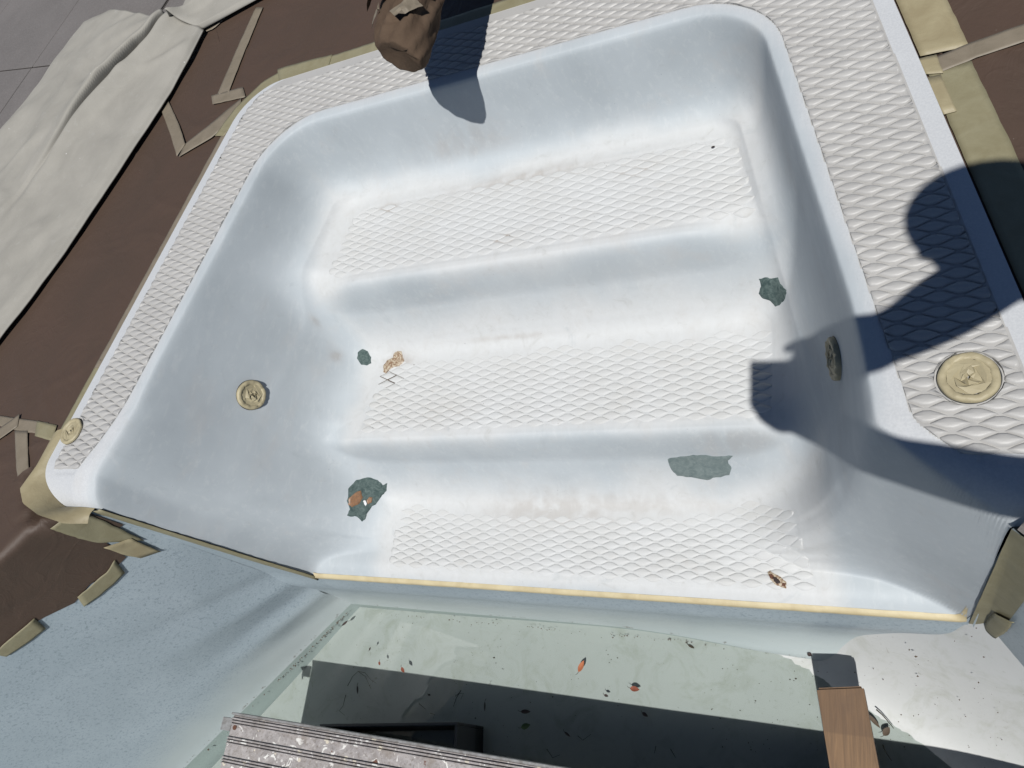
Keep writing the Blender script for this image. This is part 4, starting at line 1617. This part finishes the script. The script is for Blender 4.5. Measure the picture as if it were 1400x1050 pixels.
def wrapped_rail():
    root = bpy.data.objects.new('paper_wrapped_rail', None)
    root.location = (-.76, 1.5, 0)
    link(root)
    tag(root, 'handrail wrapped in crumpled brown paper and tape, overhanging the back rim', 'handrail')
    n_l, n_a = 90, 45
    rs = np.random.default_rng(11)
    v = []
    for i in range(n_l):
        t = (i / (n_l - 1)) ** 1.5
        y = 1.062 + t * 1.15
        zc = .195 + .02 * t
        end = 1.0 if t > .035 else .74 + .26 * math.sqrt(max(0, 1 - (1 - t / .035) ** 2))
        for k in range(n_a):
            a = 2 * math.pi * k / n_a
            pleat = (abs(((k + i * .30) % 5) - 2.5) / 2.5 - .5) * .016 * math.exp(-((t - .06) / .07) ** 2) * (.45 + .55 * max(0, math.sin(a + .5)))
            fold = pleat + .005 * float(fbm(t * 11, a * 1.4, 141, 2)) + .0005 * rs.uniform(-1, 1)
            rx = (.057 + fold) * end
            rz = (.043 + fold) * end
            sag = .050 * smooth01((t - .02) / .14) * max(0, -math.cos(a)) ** 1.5
            v.append((rx * math.cos(a) - sag, y - 1.5 - (.020 * math.cos(a) + .012) * max(0, 1 - t / .05), zc + rz * math.sin(a) - sag * .7))
    f = []
    for i in range(n_l - 1):
        for k in range(n_a):
            a0, a1, b0, b1 = i * n_a + k, i * n_a + (k + 1) % n_a, (i + 1) * n_a + k, (i + 1) * n_a + (k + 1) % n_a
            f += [(a0, a1, b1), (a0, b1, b0)]
    c = len(v)
    v.append((0.0, 1.066 - 1.5, .195))
    for k in range(n_a):
        f.append((k, c, (k + 1) % n_a))
    mesh_obj('paper_wrap', v, f, M['wrap'], root, smooth=True)
    # the dark mouth where the paper gapes, and the loose flaps beside it
    for (ys_, x0_, sgn, wdt, ln) in ((1.150, -.742, 1, .050, .10), (1.165, -.800, -1, .055, .09)):
        v = []
        for i in range(10):
            for k in range(7):
                a = i / 9
                b_ = k / 6
                x = x0_ + sgn * wdt * (b_ - .2)
                y = ys_ + ln * a
                z = .238 + .024 * math.sin(math.pi * b_) * (1 - a * .6) - .016 * b_ + .005 * float(fbm(a * 4, b_ * 4, 155, 2))
                v.append((x + .76, y - 1.5, z))
        mesh_obj('paper_flap', v, grid_faces(10, 7), M['wrap'], root, smooth=True)
    for (px, y0, ang, w_, l_, zt) in ((-.822, 1.148, .35, .030, .042, .2395), (-.728, 1.104, -.85, .024, .050, .2465)):
        v = []
        for i in range(7):
            for k in range(5):
                a = (i / 6 - .5) * l_
                b_ = (k / 4 - .5) * w_
                x = px + a * math.cos(ang + 1.57) - b_ * math.sin(ang + 1.57)
                y = y0 + a * math.sin(ang + 1.57) + b_ * math.cos(ang + 1.57)
                z = zt - 7 * (x + .76) ** 2 + .006 * float(fbm(i * .6, k * .8, 160, 2)) + .010
                v.append((x + .76, y - 1.5, z))
        mesh_obj('tape_piece', v, grid_faces(7, 5), M['tape_thin'], root, smooth=False)


wrapped_rail()

# ---------------------------------------------------------------- work platform (paint-splattered plank)


def box_bm(bm, x0, x1, y0, y1, z0, z1, bev=.0015):
    r_ = bmesh.ops.create_cube(bm, size=1)
    for v in r_['verts']:
        v.co = Vector((x0 + (v.co.x + .5) * (x1 - x0), y0 + (v.co.y + .5) * (y1 - y0), z0 + (v.co.z + .5) * (z1 - z0)))
    if bev:
        es = list({e for v in r_['verts'] for e in v.link_edges})
        bmesh.ops.bevel(bm, geom=es, offset=bev, segments=1, affect='EDGES')


def bm_obj(name, bm, mat, parent=None, smooth=False):
    me = bpy.data.meshes.new(name)
    bm.to_mesh(me)
    bm.free()
    me.materials.append(mat)
    if smooth:
        me.polygons.foreach_set('use_smooth', [True] * len(me.polygons))
    return link(bpy.data.objects.new(name, me), parent)


PZ = -.72
pa = on_z(318, 977, PZ)
pb = on_z(762, 1052, PZ)
pdir = (pb - pa)[:2] / np.linalg.norm((pb - pa)[:2])
plank = bpy.data.objects.new('work_platform', None)
plank.location = (pa[0], pa[1], PZ)
plank.rotation_euler = (0, 0, math.atan2(pdir[1], pdir[0]))
link(plank)
tag(plank, 'paint-splattered aluminium work platform with ribbed top spanning the pool', 'work platform')
PLEN = 1.96
# deck boards of the extrusion: flat lands with ribs between
bm = bmesh.new()
box_bm(bm, .0, PLEN, -.30, .0, -.030, -.004, .002)
bm_obj('deck_panel', bm, M['alu'], plank)
rib_me = None
yy = -.004
ri = 0
for base_y in (-.006, -.052, -.098, -.144, -.190, -.236, -.282):
    for k in range(3):
        bm = bmesh.new()
        y0 = base_y - k * .0068
        box_bm(bm, .002, PLEN - .002, y0 - .0036, y0, -.0042, .0018 - .0004 * k, .0010)
        if rib_me is None or True:
            o = bm_obj('rib', bm, M['alu'], plank)
bm = bmesh.new()
box_bm(bm, -.002, PLEN, .0002, .006, -.055, .0030, .001)
bm_obj('side_rail', bm, M['alloy'], plank)
bm = bmesh.new()
box_bm(bm, -.002, PLEN, -.306, -.3002, -.055, .0030, .001)
bm_obj('side_rail', bm, M['alloy'], plank)
bm = bmesh.new()
box_bm(bm, -.0322, -.0022, -.040, -.0085, -.012, -.006, .001)
box_bm(bm, -.0350, -.0310, -.040, -.0085, -.030, -.0045, .001)
bm_obj('end_lug', bm, M['alloy'], plank)
bm = bmesh.new()
bmesh.ops.create_cone(bm, cap_ends=True, segments=16, radius1=.0062, radius2=.0062, depth=.002)
bmesh.ops.translate(bm, verts=bm.verts, vec=(.016, -.0290, -.0030))
bm_obj('rivet_hole', bm, M['rust'], plank)
for lx in (.16, 1.80):
    for ly in (-.02, -.28):
        bm = bmesh.new()
        box_bm(bm, lx, lx + .03, ly - .015, ly + .015, -.40, -.031, .002)
        bm_obj('leg', bm, M['alloy'], plank)

# black box beneath
box = bpy.data.objects.new('black_box', None)
bx0 = on_z(540, 990, -.90)
box.location = (bx0[0] - .02, bx0[1] - .07, -.90)
box.rotation_euler = (0, 0, math.radians(8))
link(box)
tag(box, 'black open box on the pool floor half hidden under the work platform', 'box')
bw, bd, bh = .215, .070, .19
for nm, dims in (('side_panel', (-bw, bw, bd - .008, bd, -bh, .0)), ('side_panel', (-bw, bw, -bd, -bd + .008, -bh, .0)),
                 ('end_panel', (-bw, -bw + .008, -bd + .0082, bd - .0082, -bh, -.001)), ('end_panel', (bw - .008, bw, -bd + .0082, bd - .0082, -bh, -.001)),
                 ('bottom_panel', (-bw + .0082, bw - .0082, -bd + .0082, bd - .0082, -bh, -bh + .008))):
    bm = bmesh.new()
    box_bm(bm, *dims, .0015)
    bm_obj(nm, bm, M['black'], box)

# timber board
tb = bpy.data.objects.new('timber_board', None)
t0, t1 = on_z(1116, 940, -.79), on_z(1180, 938, -.79)
b0 = on_z(1134, 1050, -.79)
tb.location = ((t0 + t1) / 2).tolist()
tdir = (b0 - t0)[:2] / np.linalg.norm((b0 - t0)[:2])
tb.rotation_euler = (0, 0, math.atan2(tdir[1], tdir[0]))
link(tb)
tag(tb, 'short brown timber board with a darker end over the pool floor', 'timber board')
bm = bmesh.new()
bwid = np.linalg.norm((t1 - t0)[:2])
r_ = bmesh.ops.create_cube(bm, size=1)
for v in r_['verts']:
    v.co = Vector((0 + (v.co.x + .5) * .62, v.co.y * bwid, -.034 + (v.co.z + .5) * .034))
bmesh.ops.subdivide_edges(bm, edges=bm.edges[:], cuts=3, use_grid_fill=True)
for v in bm.verts:
    v.co.y += .0012 * math.sin(v.co.x * 18)
bmesh.ops.bevel(bm, geom=[e for e in bm.edges if e.calc_face_angle(0) > .5], offset=.004, segments=2, affect='EDGES')
bm_obj('plank_body', bm, M['timber'], tb, smooth=False)
# ---------------------------------------------------------------- leaves, twigs, debris


def leaf_mesh(L, Wd, curl=.2):
    n = 9
    v, f = [], []
    for i in range(n):
        t = i / (n - 1)
        w = Wd * math.sin(math.pi * t ** .85) ** .9 * .5 + (.0003 if 0 < t < 1 else 0)
        z = curl * L * (t - .5) ** 2
        x = (t - .5) * L
        v += [(x, -w, z + w * .45), (x, 0, z), (x, w, z + w * .45)]
    for i in range(n - 1):
        a = i * 3
        f += [(a, a + 1, a + 4, a + 3), (a + 1, a + 2, a + 5, a + 4)]
    return v, f


def leaf(px, py, L, Wd, ang_px, mat, label, z=WATER_Z + .001, curl=.25, group=None, stem=True, tilt=0.0):
    """ang_px: tip direction in the photo, degrees clockwise from right"""
    P0 = on_z(px, py, z)
    q = on_z(px + 6 * math.cos(math.radians(ang_px)), py + 6 * math.sin(math.radians(ang_px)), z)
    yaw = math.atan2(q[1] - P0[1], q[0] - P0[0])
    v, f = leaf_mesh(L, Wd, curl)
    o = mesh_obj('fallen_leaf', v, f, M[mat])
    o.location = P0.tolist()
    o.rotation_euler = (tilt, 0, yaw)
    tag(o, label, 'leaf', group)
    if stem:
        sv_, sf2 = tube_mesh([(-L * .5, 0, curl * L * .25), (-L * .68, .0015, curl * L * .3), (-L * .8, .004, curl * L * .3)], [.0007, .0006, .0004], 5)
        mesh_obj('stem', sv_, sf2, M['twig'], o)
    return o


def tube_mesh(pts, rads, seg=6):
    pts = np.array(pts, float)
    v, f = [], []
    n = len(pts)
    for i in range(n):
        t = pts[min(i + 1, n - 1)] - pts[max(i - 1, 0)]
        t /= np.linalg.norm(t) + 1e-9
        a = np.cross(t, (0, 0, 1))
        if np.linalg.norm(a) < 1e-3:
            a = np.array([1., 0, 0])
        a /= np.linalg.norm(a)
        b_ = np.cross(a, t)
        for k in range(seg):
            th = 2 * math.pi * k / seg
            v.append(pts[i] + rads[i] * (math.cos(th) * a + math.sin(th) * b_))
    for i in range(n - 1):
        for k in range(seg):
            f.append((i * seg + k, i * seg + (k + 1) % seg, (i + 1) * seg + (k + 1) % seg, (i + 1) * seg + k))
    return v, f


G_L = 'fallen leaves floating in the shallow water'
leaf(795, 911, .032, .013, -65, 'leaf_orange', 'orange-red leaf floating in the sunlit shallow water', group=G_L)
leaf(868, 942, .025, .012, 10, 'leaf_red', 'dark red leaf with its shadow near the middle of the shade line', group=G_L)
leaf(551, 916, .019, .009, 60, 'leaf_red', 'reddish-brown leaf in the left part of the shaded water', group=G_L)
leaf(719, 973, .028, .010, 0, 'leaf_dark', 'blackish leaf floating above the green leaf', group=G_L)
leaf(719, 993, .027, .014, -20, 'leaf_green', 'green leaf floating in the shaded water', group=G_L)
leaf(829, 951, .012, .006, 20, 'leaf_dark', 'small dark leaf left of the dark red leaf', group=G_L)
leaf(882, 977, .017, .008, 35, 'leaf_dark', 'small dark leaf below and right of the dark red leaf', group=G_L)
leaf(489, 943, .024, .005, 88, 'leaf_dark', 'thin dark leaf at the left of the shaded water', group=G_L)
leaf(519, 907, .012, .006, 80, 'leaf_red', 'tiny curled red leaf on the left shade edge', group=G_L)
leaf(587, 950, .010, .005, 15, 'leaf_dark', 'tiny dark leaf in the shaded water left of centre', group=G_L)
leaf(663, 966, .024, .004, 92, 'leaf_dark', 'slim dark sliver of leaf standing upright in the picture', group=G_L)
leaf(776, 1004, .020, .005, 40, 'leaf_dark', 'slim dark leaf right of the green leaf', group=G_L)
leaf(506, 887, .010, .005, -70, 'leaf_dark', 'tiny dark leaf among the silt by the left corner', group=G_L)
leaf(472, 852, .025, .007, -40, 'leaf_dark', 'dark wet leaf stuck at the left waterline', group=G_L)
leaf(1195, 986, .034, .008, 48, 'leaf_brown', 'pointed brown leaf against the right side of the timber board', group=None, z=-.985)
leaf(1212, 1000, .022, .013, -55, 'leaf_brown', 'curled brown leaf below the twig right of the timber board', group=None, z=-.985)
zf = float(floor_h(-.235, .268))
leaf(1105, 885, .011, .009, 10, 'leaf_red', 'upper of two tiny red curled leaves at the corner of the board shadow', z=-.965, curl=.9, stem=False)
leaf(1107, 895, .011, .008, 15, 'leaf_dark', 'lower of two tiny curled leaves at the corner of the board shadow', z=-.965, curl=.9, stem=False)
leaf(945, 884, .018, .005, 30, 'leaf_brown', 'small curled brown leaf on the wet floor under the lip', z=-1.002)
leaf(975, 201, .008, .0035, -20, 'leaf_dark', 'tiny dark leaf fragment at the back of the top tread', z=Z1 + .004, stem=False)
leaf(1368, 905, .010, .005, 30, 'leaf_brown', 'small brown leaf on the dry floor by the right wall', z=-.962) if False else None


def twig(px_pts, r0, label, z=WATER_Z - .02, group='twigs and debris in the shallow water'):
    pts = []
    for p in px_pts:
        w = on_z(p[0], p[1], z)
        pts.append(w + np.array([0, 0, random.uniform(0, .003)]))
    rads = np.linspace(r0, r0 * .45, len(pts))
    v, f = tube_mesh(pts, rads, 6)
    o = mesh_obj('twig', v, f, M['twig'])
    tag(o, label, 'twig', group)
    return o


twig([(476, 938), (482, 925), (490, 918), (500, 925), (508, 942)], .0011, 'bent forked twig in the left shaded water')
twig([(490, 918), (500, 920), (508, 930), (515, 934)], .0009, 'thin twig joining the bent twig in the left shaded water')
twig([(473, 950), (469, 965), (464, 972), (472, 978)], .0010, 'hooked twig above the platform at the left')
twig([(631, 944), (624, 954), (620, 966)], .0014, 'ragged dark twig beside the black box')
twig([(623, 952), (628, 948), (634, 948), (630, 956)], .0010, 'tangled twig end beside the black box')
twig([(573, 962), (580, 968), (583, 970)], .0009, 'short thin twig above the right end of the black box')
twig([(588, 975), (595, 977), (593, 982)], .0009, 'kinked twig right of the short thin twig')
twig([(790, 1006), (797, 1012), (808, 1004)], .0009, 'v-shaped twig in the deep shaded water')
twig([(748, 1024), (756, 1036), (766, 1032)], .0009, 'faint bent twig near the bottom edge')
twig([(897, 1020), (895, 1030)], .0010, 'short upright twig near the bottom edge')
twig([(917, 1024), (924, 1036)], .0010, 'short slanted twig right of the upright one near the bottom edge')
twig([(1198, 970), (1206, 977), (1213, 985), (1222, 996)], .0016, 'dark twig on the floor right of the timber board', z=-.985, group=None)
twig([(1207, 1018), (1211, 1028), (1219, 1040)], .0014, 'curved dark twig in the shade right of the timber board', z=-.992, group=None)

# fine debris: grit on waterline, treads and floor
dv_, df_ = [], []


def crumb(p, s, flat=.5):
    off = len(dv_)
    for a in ((1, 0, 0), (-1, 0, 0), (0, 1, 0), (0, -1, 0), (0, 0, 1), (0, 0, -1)):
        j = rng.uniform(.6, 1.2)
        dv_.append((p[0] + a[0] * s * j * rng.uniform(.6, 1.6), p[1] + a[1] * s * j, p[2] + a[2] * s * flat))
    for a, b_, c in ((0, 2, 4), (2, 1, 4), (1, 3, 4), (3, 0, 4), (2, 0, 5), (1, 2, 5), (3, 1, 5), (0, 3, 5)):
        df_.append((off + a, off + b_, off + c))


for k in range(520):
    px, py = rng.uniform(420, 1390), rng.uniform(850, 1045)
    w = on_z(px, py, -1.0)
    fz = float(floor_h(w[0], w[1]))
    w = on_z(px, py, max(fz, -1.03))
    # keep inside the pool
    if w[1] > .262 or (w - pL) @ nL < .03 or (w - pR) @ nR < .05:
        continue
    dens = float(fbm(w[0] * 5, w[1] * 5, 33, 2))
    if dens < .08 or (w[0] + 2 * w[1] > .21 and rng.uniform() < .6):
        continue
    crumb((w[0], w[1], max(fz, -1.03) + .0006), abs(rng.normal(.0007, .0006)) + .0004)
# scum on the waterline
for k in range(190):
    x = rng.uniform(-1.46, .02)
    if float(fbm(x * 9, 0, 61, 2)) < 0 and rng.uniform() < .8:
        continue
    crumb((x, .268 - abs(rng.normal(0, .004)), WATER_Z + .001 + .01 * max(0, x + .6)), abs(rng.normal(.0007, .0008)) + .0004)
for k in range(110):
    a = abs(rng.normal(.0, .22)) + .02
    p = pL + uL * a + nL * (.016 + abs(rng.normal(0, .003)))
    crumb((p[0], p[1], WATER_Z + .0012), abs(rng.normal(.0012, .0009)) + .0004)
for (px, py, s) in ((528, 290, .0010), (535, 284, .0014), (538, 287, .0012), (541, 281, .0009), (507, 294, .0008), (483, 307, .0010), (689, 325, .0009), (697, 322, .0010),
                    (827, 224, .0011), (829, 227, .0009), (644, 266, .0010), (952, 196, .0006), (855, 545, .0009), (706, 512, .0008), (733, 523, .0007), (614, 680, .0007),
                    (566, 499, .0015), (557, 512, .0011), (510, 585, .0011), (636, 470, .0009), (582, 164, .0008), (940, 587, .0007), (895, 725, .0009), (1034, 707, .0008)):
    w = hit_shell(px, py)
    crumb((w[0], w[1], w[2] + .001), s)
deb = mesh_obj('grit', dv_, df_, M['crumb'], smooth=False)
tag(deb, 'scattered dark grit on the pool floor, waterline and treads', 'debris', kind='stuff')

# ---------------------------------------------------------------- the photographer (outside the frame, casts the shadow)
e1 = np.cross(SUN_D, [0, 0, 1])
e1 /= np.linalg.norm(e1)
e2 = np.cross(e1, SUN_D)


def sv3(a, b_, s):
    """point by its offsets seen from the sun (right, up, towards the sun) from the lens"""
    return C0 + e1 * a + e2 * b_ - SUN_D * s


def photographer():
    J, E, Rr = [], [], []

    def add(p, r_, parent=None, ry=None):
        J.append(tuple(np.asarray(p, float)))
        Rr.append((r_, ry or r_))
        if parent is not None:
            E.append((parent, len(J) - 1))
        return len(J) - 1
    pelvis = add((.49, -.19, .33), .125, None, .150)
    waist = add((.485, -.12, .50), .115, pelvis, .135)
    chest = add((.47, -.02, .72), .125, waist, .155)
    upper = add((.435, .045, .86), .09, chest, .11)
    neck = add((.385, .075, .955), .050, upper)
    hd = sv3(.325, .065, .15)
    jaw = add(hd + (-.015, .0, -.055), .058, neck)
    skull = add(hd + (.0, 0, .015), .080, jaw)
    crown = add(hd + (.012, 0, .065), .066, skull)
    nose = add(hd + (-.098, 0, -.02), .010, jaw)
    shR, shL = sv3(.42, .055, -.09), sv3(.43, -.27, .05)
    elR, wrR = sv3(.265, .004, -.20), sv3(.165, -.018, .03)
    elL, wrL = sv3(.215, -.225, -.13), sv3(.085, -.150, .035)
    hips = ((.49, -.10, .28), (.49, -.28, .28))
    knees = ((.39, -.15, -.20), (.40, -.33, -.20))
    ank = ((.42, -.17, -.64), (.43, -.36, -.64))
    sr = add(shR, .062, upper)
    er = add((shR + elR) / 2, .052, sr)
    er2 = add(elR, .045, er)
    fr2 = add((elR * .6 + wrR * .4), .045, er2)
    wr = add(wrR, .036, fr2)
    pr = add(sv3(.110, -.012, .034), .040, wr)
    kn_ = add(sv3(.082, -.006, .032), .033, pr)
    add(sv3(.058, .000, .030), .036, kn_)
    slft = add(shL, .058, upper)
    el = add((shL + elL) / 2, .046, slft)
    el2 = add(elL, .039, el)
    fl2 = add((elL * .6 + wrL * .4), .039, el2)
    wl = add(wrL, .034, fl2)
    pl_ = add(sv3(.030, -.100, .036), .042, wl)
    add(sv3(.034, -.066, .030), .027, pl_)
    add(sv3(-.003, -.060, .030), .040, pl_)
    # fingers of both hands close on the phone
    for (b0, b1, b2) in (((.108, .012, .032), (.075, .020, .030), (.050, .018, .018)), ((.104, -.010, .030), (.072, -.006, .030), (.048, -.008, .02)),
                         ((.106, -.030, .032), (.078, -.036, .030), (.056, -.036, .02)), ((.110, -.045, .034), (.088, -.060, .030), (.070, -.062, .02)), ((.128, .018, .022), (.108, .020, .006), (.088, .010, .004))):
        a = add(sv3(*b0), .0105, pr)
        b_ = add(sv3(*b1), .0090, a)
        add(sv3(*b2), .0075, b_)
    for (b0, b1, b2) in (((.010, -.112, .032), (-.020, -.098, .030), (-.034, -.072, .022)), ((.002, -.098, .030), (-.026, -.080, .028), (-.036, -.056, .02)),
                         ((.004, -.084, .030), (-.022, -.066, .026), (-.036, -.042, .02)), ((.022, -.120, .036), (-.004, -.116, .034), (-.022, -.098, .028)), ((.052, -.082, .026), (.056, -.062, .018), (.052, -.044, .012))):
        a = add(sv3(*b0), .0105, pl_)
        b_ = add(sv3(*b1), .0090, a)
        add(sv3(*b2), .0075, b_)
    for h_, k_, a_ in zip(hips, knees, ank):
        hi = add(h_, .092, pelvis)
        mid = add((np.array(h_) + np.array(k_)) / 2, .078, hi)
        kn = add(k_, .057, mid)
        cf = add(np.array(k_) * .65 + np.array(a_) * .35 + (.012, 0, 0), .056, kn)
        an = add(a_, .037, cf)
        he = add(np.array(a_) + (.02, 0, -.045), .032, an)
        ba = add(np.array(a_) + (-.12, 0, -.052), .036, an)
        add(np.array(a_) + (-.185, 0, -.060), .024, ba)
    me = bpy.data.meshes.new('person')
    me.from_pydata(J, E, [])
    ob = bpy.data.objects.new('person', me)
    link(ob)
    sk_ = ob.modifiers.new('skin', 'SKIN')
    sk_.use_smooth_shade = True
    for i, (rx, ry) in enumerate(Rr):
        me.skin_vertices[0].data[i].radius = (rx, ry)
        me.skin_vertices[0].data[i].use_root = (i == 0)
    sb = ob.modifiers.new('sub', 'SUBSURF')
    sb.levels = 2
    sb.render_levels = 2
    deps = bpy.context.evaluated_depsgraph_get()
    ev = bpy.data.meshes.new_from_object(ob.evaluated_get(deps))
    ob.modifiers.clear()
    ob.data = ev
    ev.name = 'person'
    skin = plain('skin', (.42, .25, .18), .5)
    shirt = plain('grey_shirt', (.16, .18, .21), .85)
    trousers = plain('work_trousers', (.07, .075, .09), .85)
    shoe = plain('dark_shoes', (.03, .03, .03), .6)
    ev.materials.clear()
    for mt_ in (skin, shirt, trousers, shoe):
        ev.materials.append(mt_)
    idx = []
    for p_ in ev.polygons:
        c = np.array(p_.center)
        dR = np.linalg.norm(c - shR)
        dL = np.linalg.norm(c - shL)
        dN = np.linalg.norm(c - np.array([.385, .075, .97]))
        if c[2] < -.65:
            idx.append(3)
        elif c[2] < .40:
            idx.append(2)
        elif c[0] > .33 and c[2] < .94 and dN > .05:
            idx.append(1)
        elif min(dR, dL) < .17 and c[2] < 1.0:
            idx.append(1)
        else:
            idx.append(0)
    ev.polygons.foreach_set('material_index', idx)
    tag(ob, 'photographer in grey shirt and dark trousers standing on the platform holding a phone', 'person')
    # cap with a soft crown
    v, f = [], []
    nA, nB = 28, 9
    c = hd + np.array([.008, 0, .04])
    for i in range(nB):
        ph = i / (nB - 1) * math.pi / 2
        for k in range(nA):
            a = 2 * math.pi * k / nA
            v.append(c + np.array([.103 * math.cos(ph) * math.cos(a), .083 * math.cos(ph) * math.sin(a), .072 * math.sin(ph)]))
    for i in range(nB - 1):
        for k in range(nA):
            f.append((i * nA + k, i * nA + (k + 1) % nA, (i + 1) * nA + (k + 1) % nA, (i + 1) * nA + k))
    mesh_obj('cap', v, f, shirt, ob)
    for s in (-1, 1):
        bm = bmesh.new()
        bmesh.ops.create_uvsphere(bm, u_segments=10, v_segments=8, radius=.011)
        bmesh.ops.translate(bm, verts=bm.verts, vec=tuple(hd + (-.077, s * .030, .012)))
        bm_obj('eye', bm, M['white'], ob, True)
        bm = bmesh.new()
        bmesh.ops.create_uvsphere(bm, u_segments=10, v_segments=8, radius=.022)
        for vv in bm.verts:
            vv.co = Vector((vv.co.x * .8, vv.co.y * .4, vv.co.z * 1.4))
        bmesh.ops.translate(bm, verts=bm.verts, vec=tuple(hd + (.01, s * .085, -.012)))
        bm_obj('ear', bm, skin, ob, True)
    bm = bmesh.new()
    bmesh.ops.create_uvsphere(bm, u_segments=12, v_segments=8, radius=.02)
    for vv in bm.verts:
        vv.co = Vector((vv.co.x * .3, vv.co.y, vv.co.z * .35))
    bmesh.ops.translate(bm, verts=bm.verts, vec=tuple(hd + (-.072, 0, -.062)))
    bm_obj('mouth', bm, plain('lips', (.35, .14, .12), .5), ob, True)


photographer()

# the phone, its lens at the camera
phone = bpy.data.objects.new('phone', None)
mm = np.eye(4)
mm[:3, 0] = R[:, 0]
mm[:3, 1] = -R[:, 1]
mm[:3, 2] = -R[:, 2]
mm[:3, 3] = C0 + R @ np.array([.050, .020, -.009])
link(phone)
phone.matrix_world = Matrix(mm.tolist())
tag(phone, 'black phone held sideways in both hands of the photographer', 'phone')
bm = bmesh.new()
box_bm(bm, -.073, .073, -.051, .036, -.004, .004, .003)
bm_obj('phone_body', bm, M['black'], phone)
bm = bmesh.new()
box_bm(bm, -.068, .068, -.033, .033, .0042, .0048, 0)
bm_obj('screen', bm, plain('screen_glass', (.02, .02, .025), .1), phone)
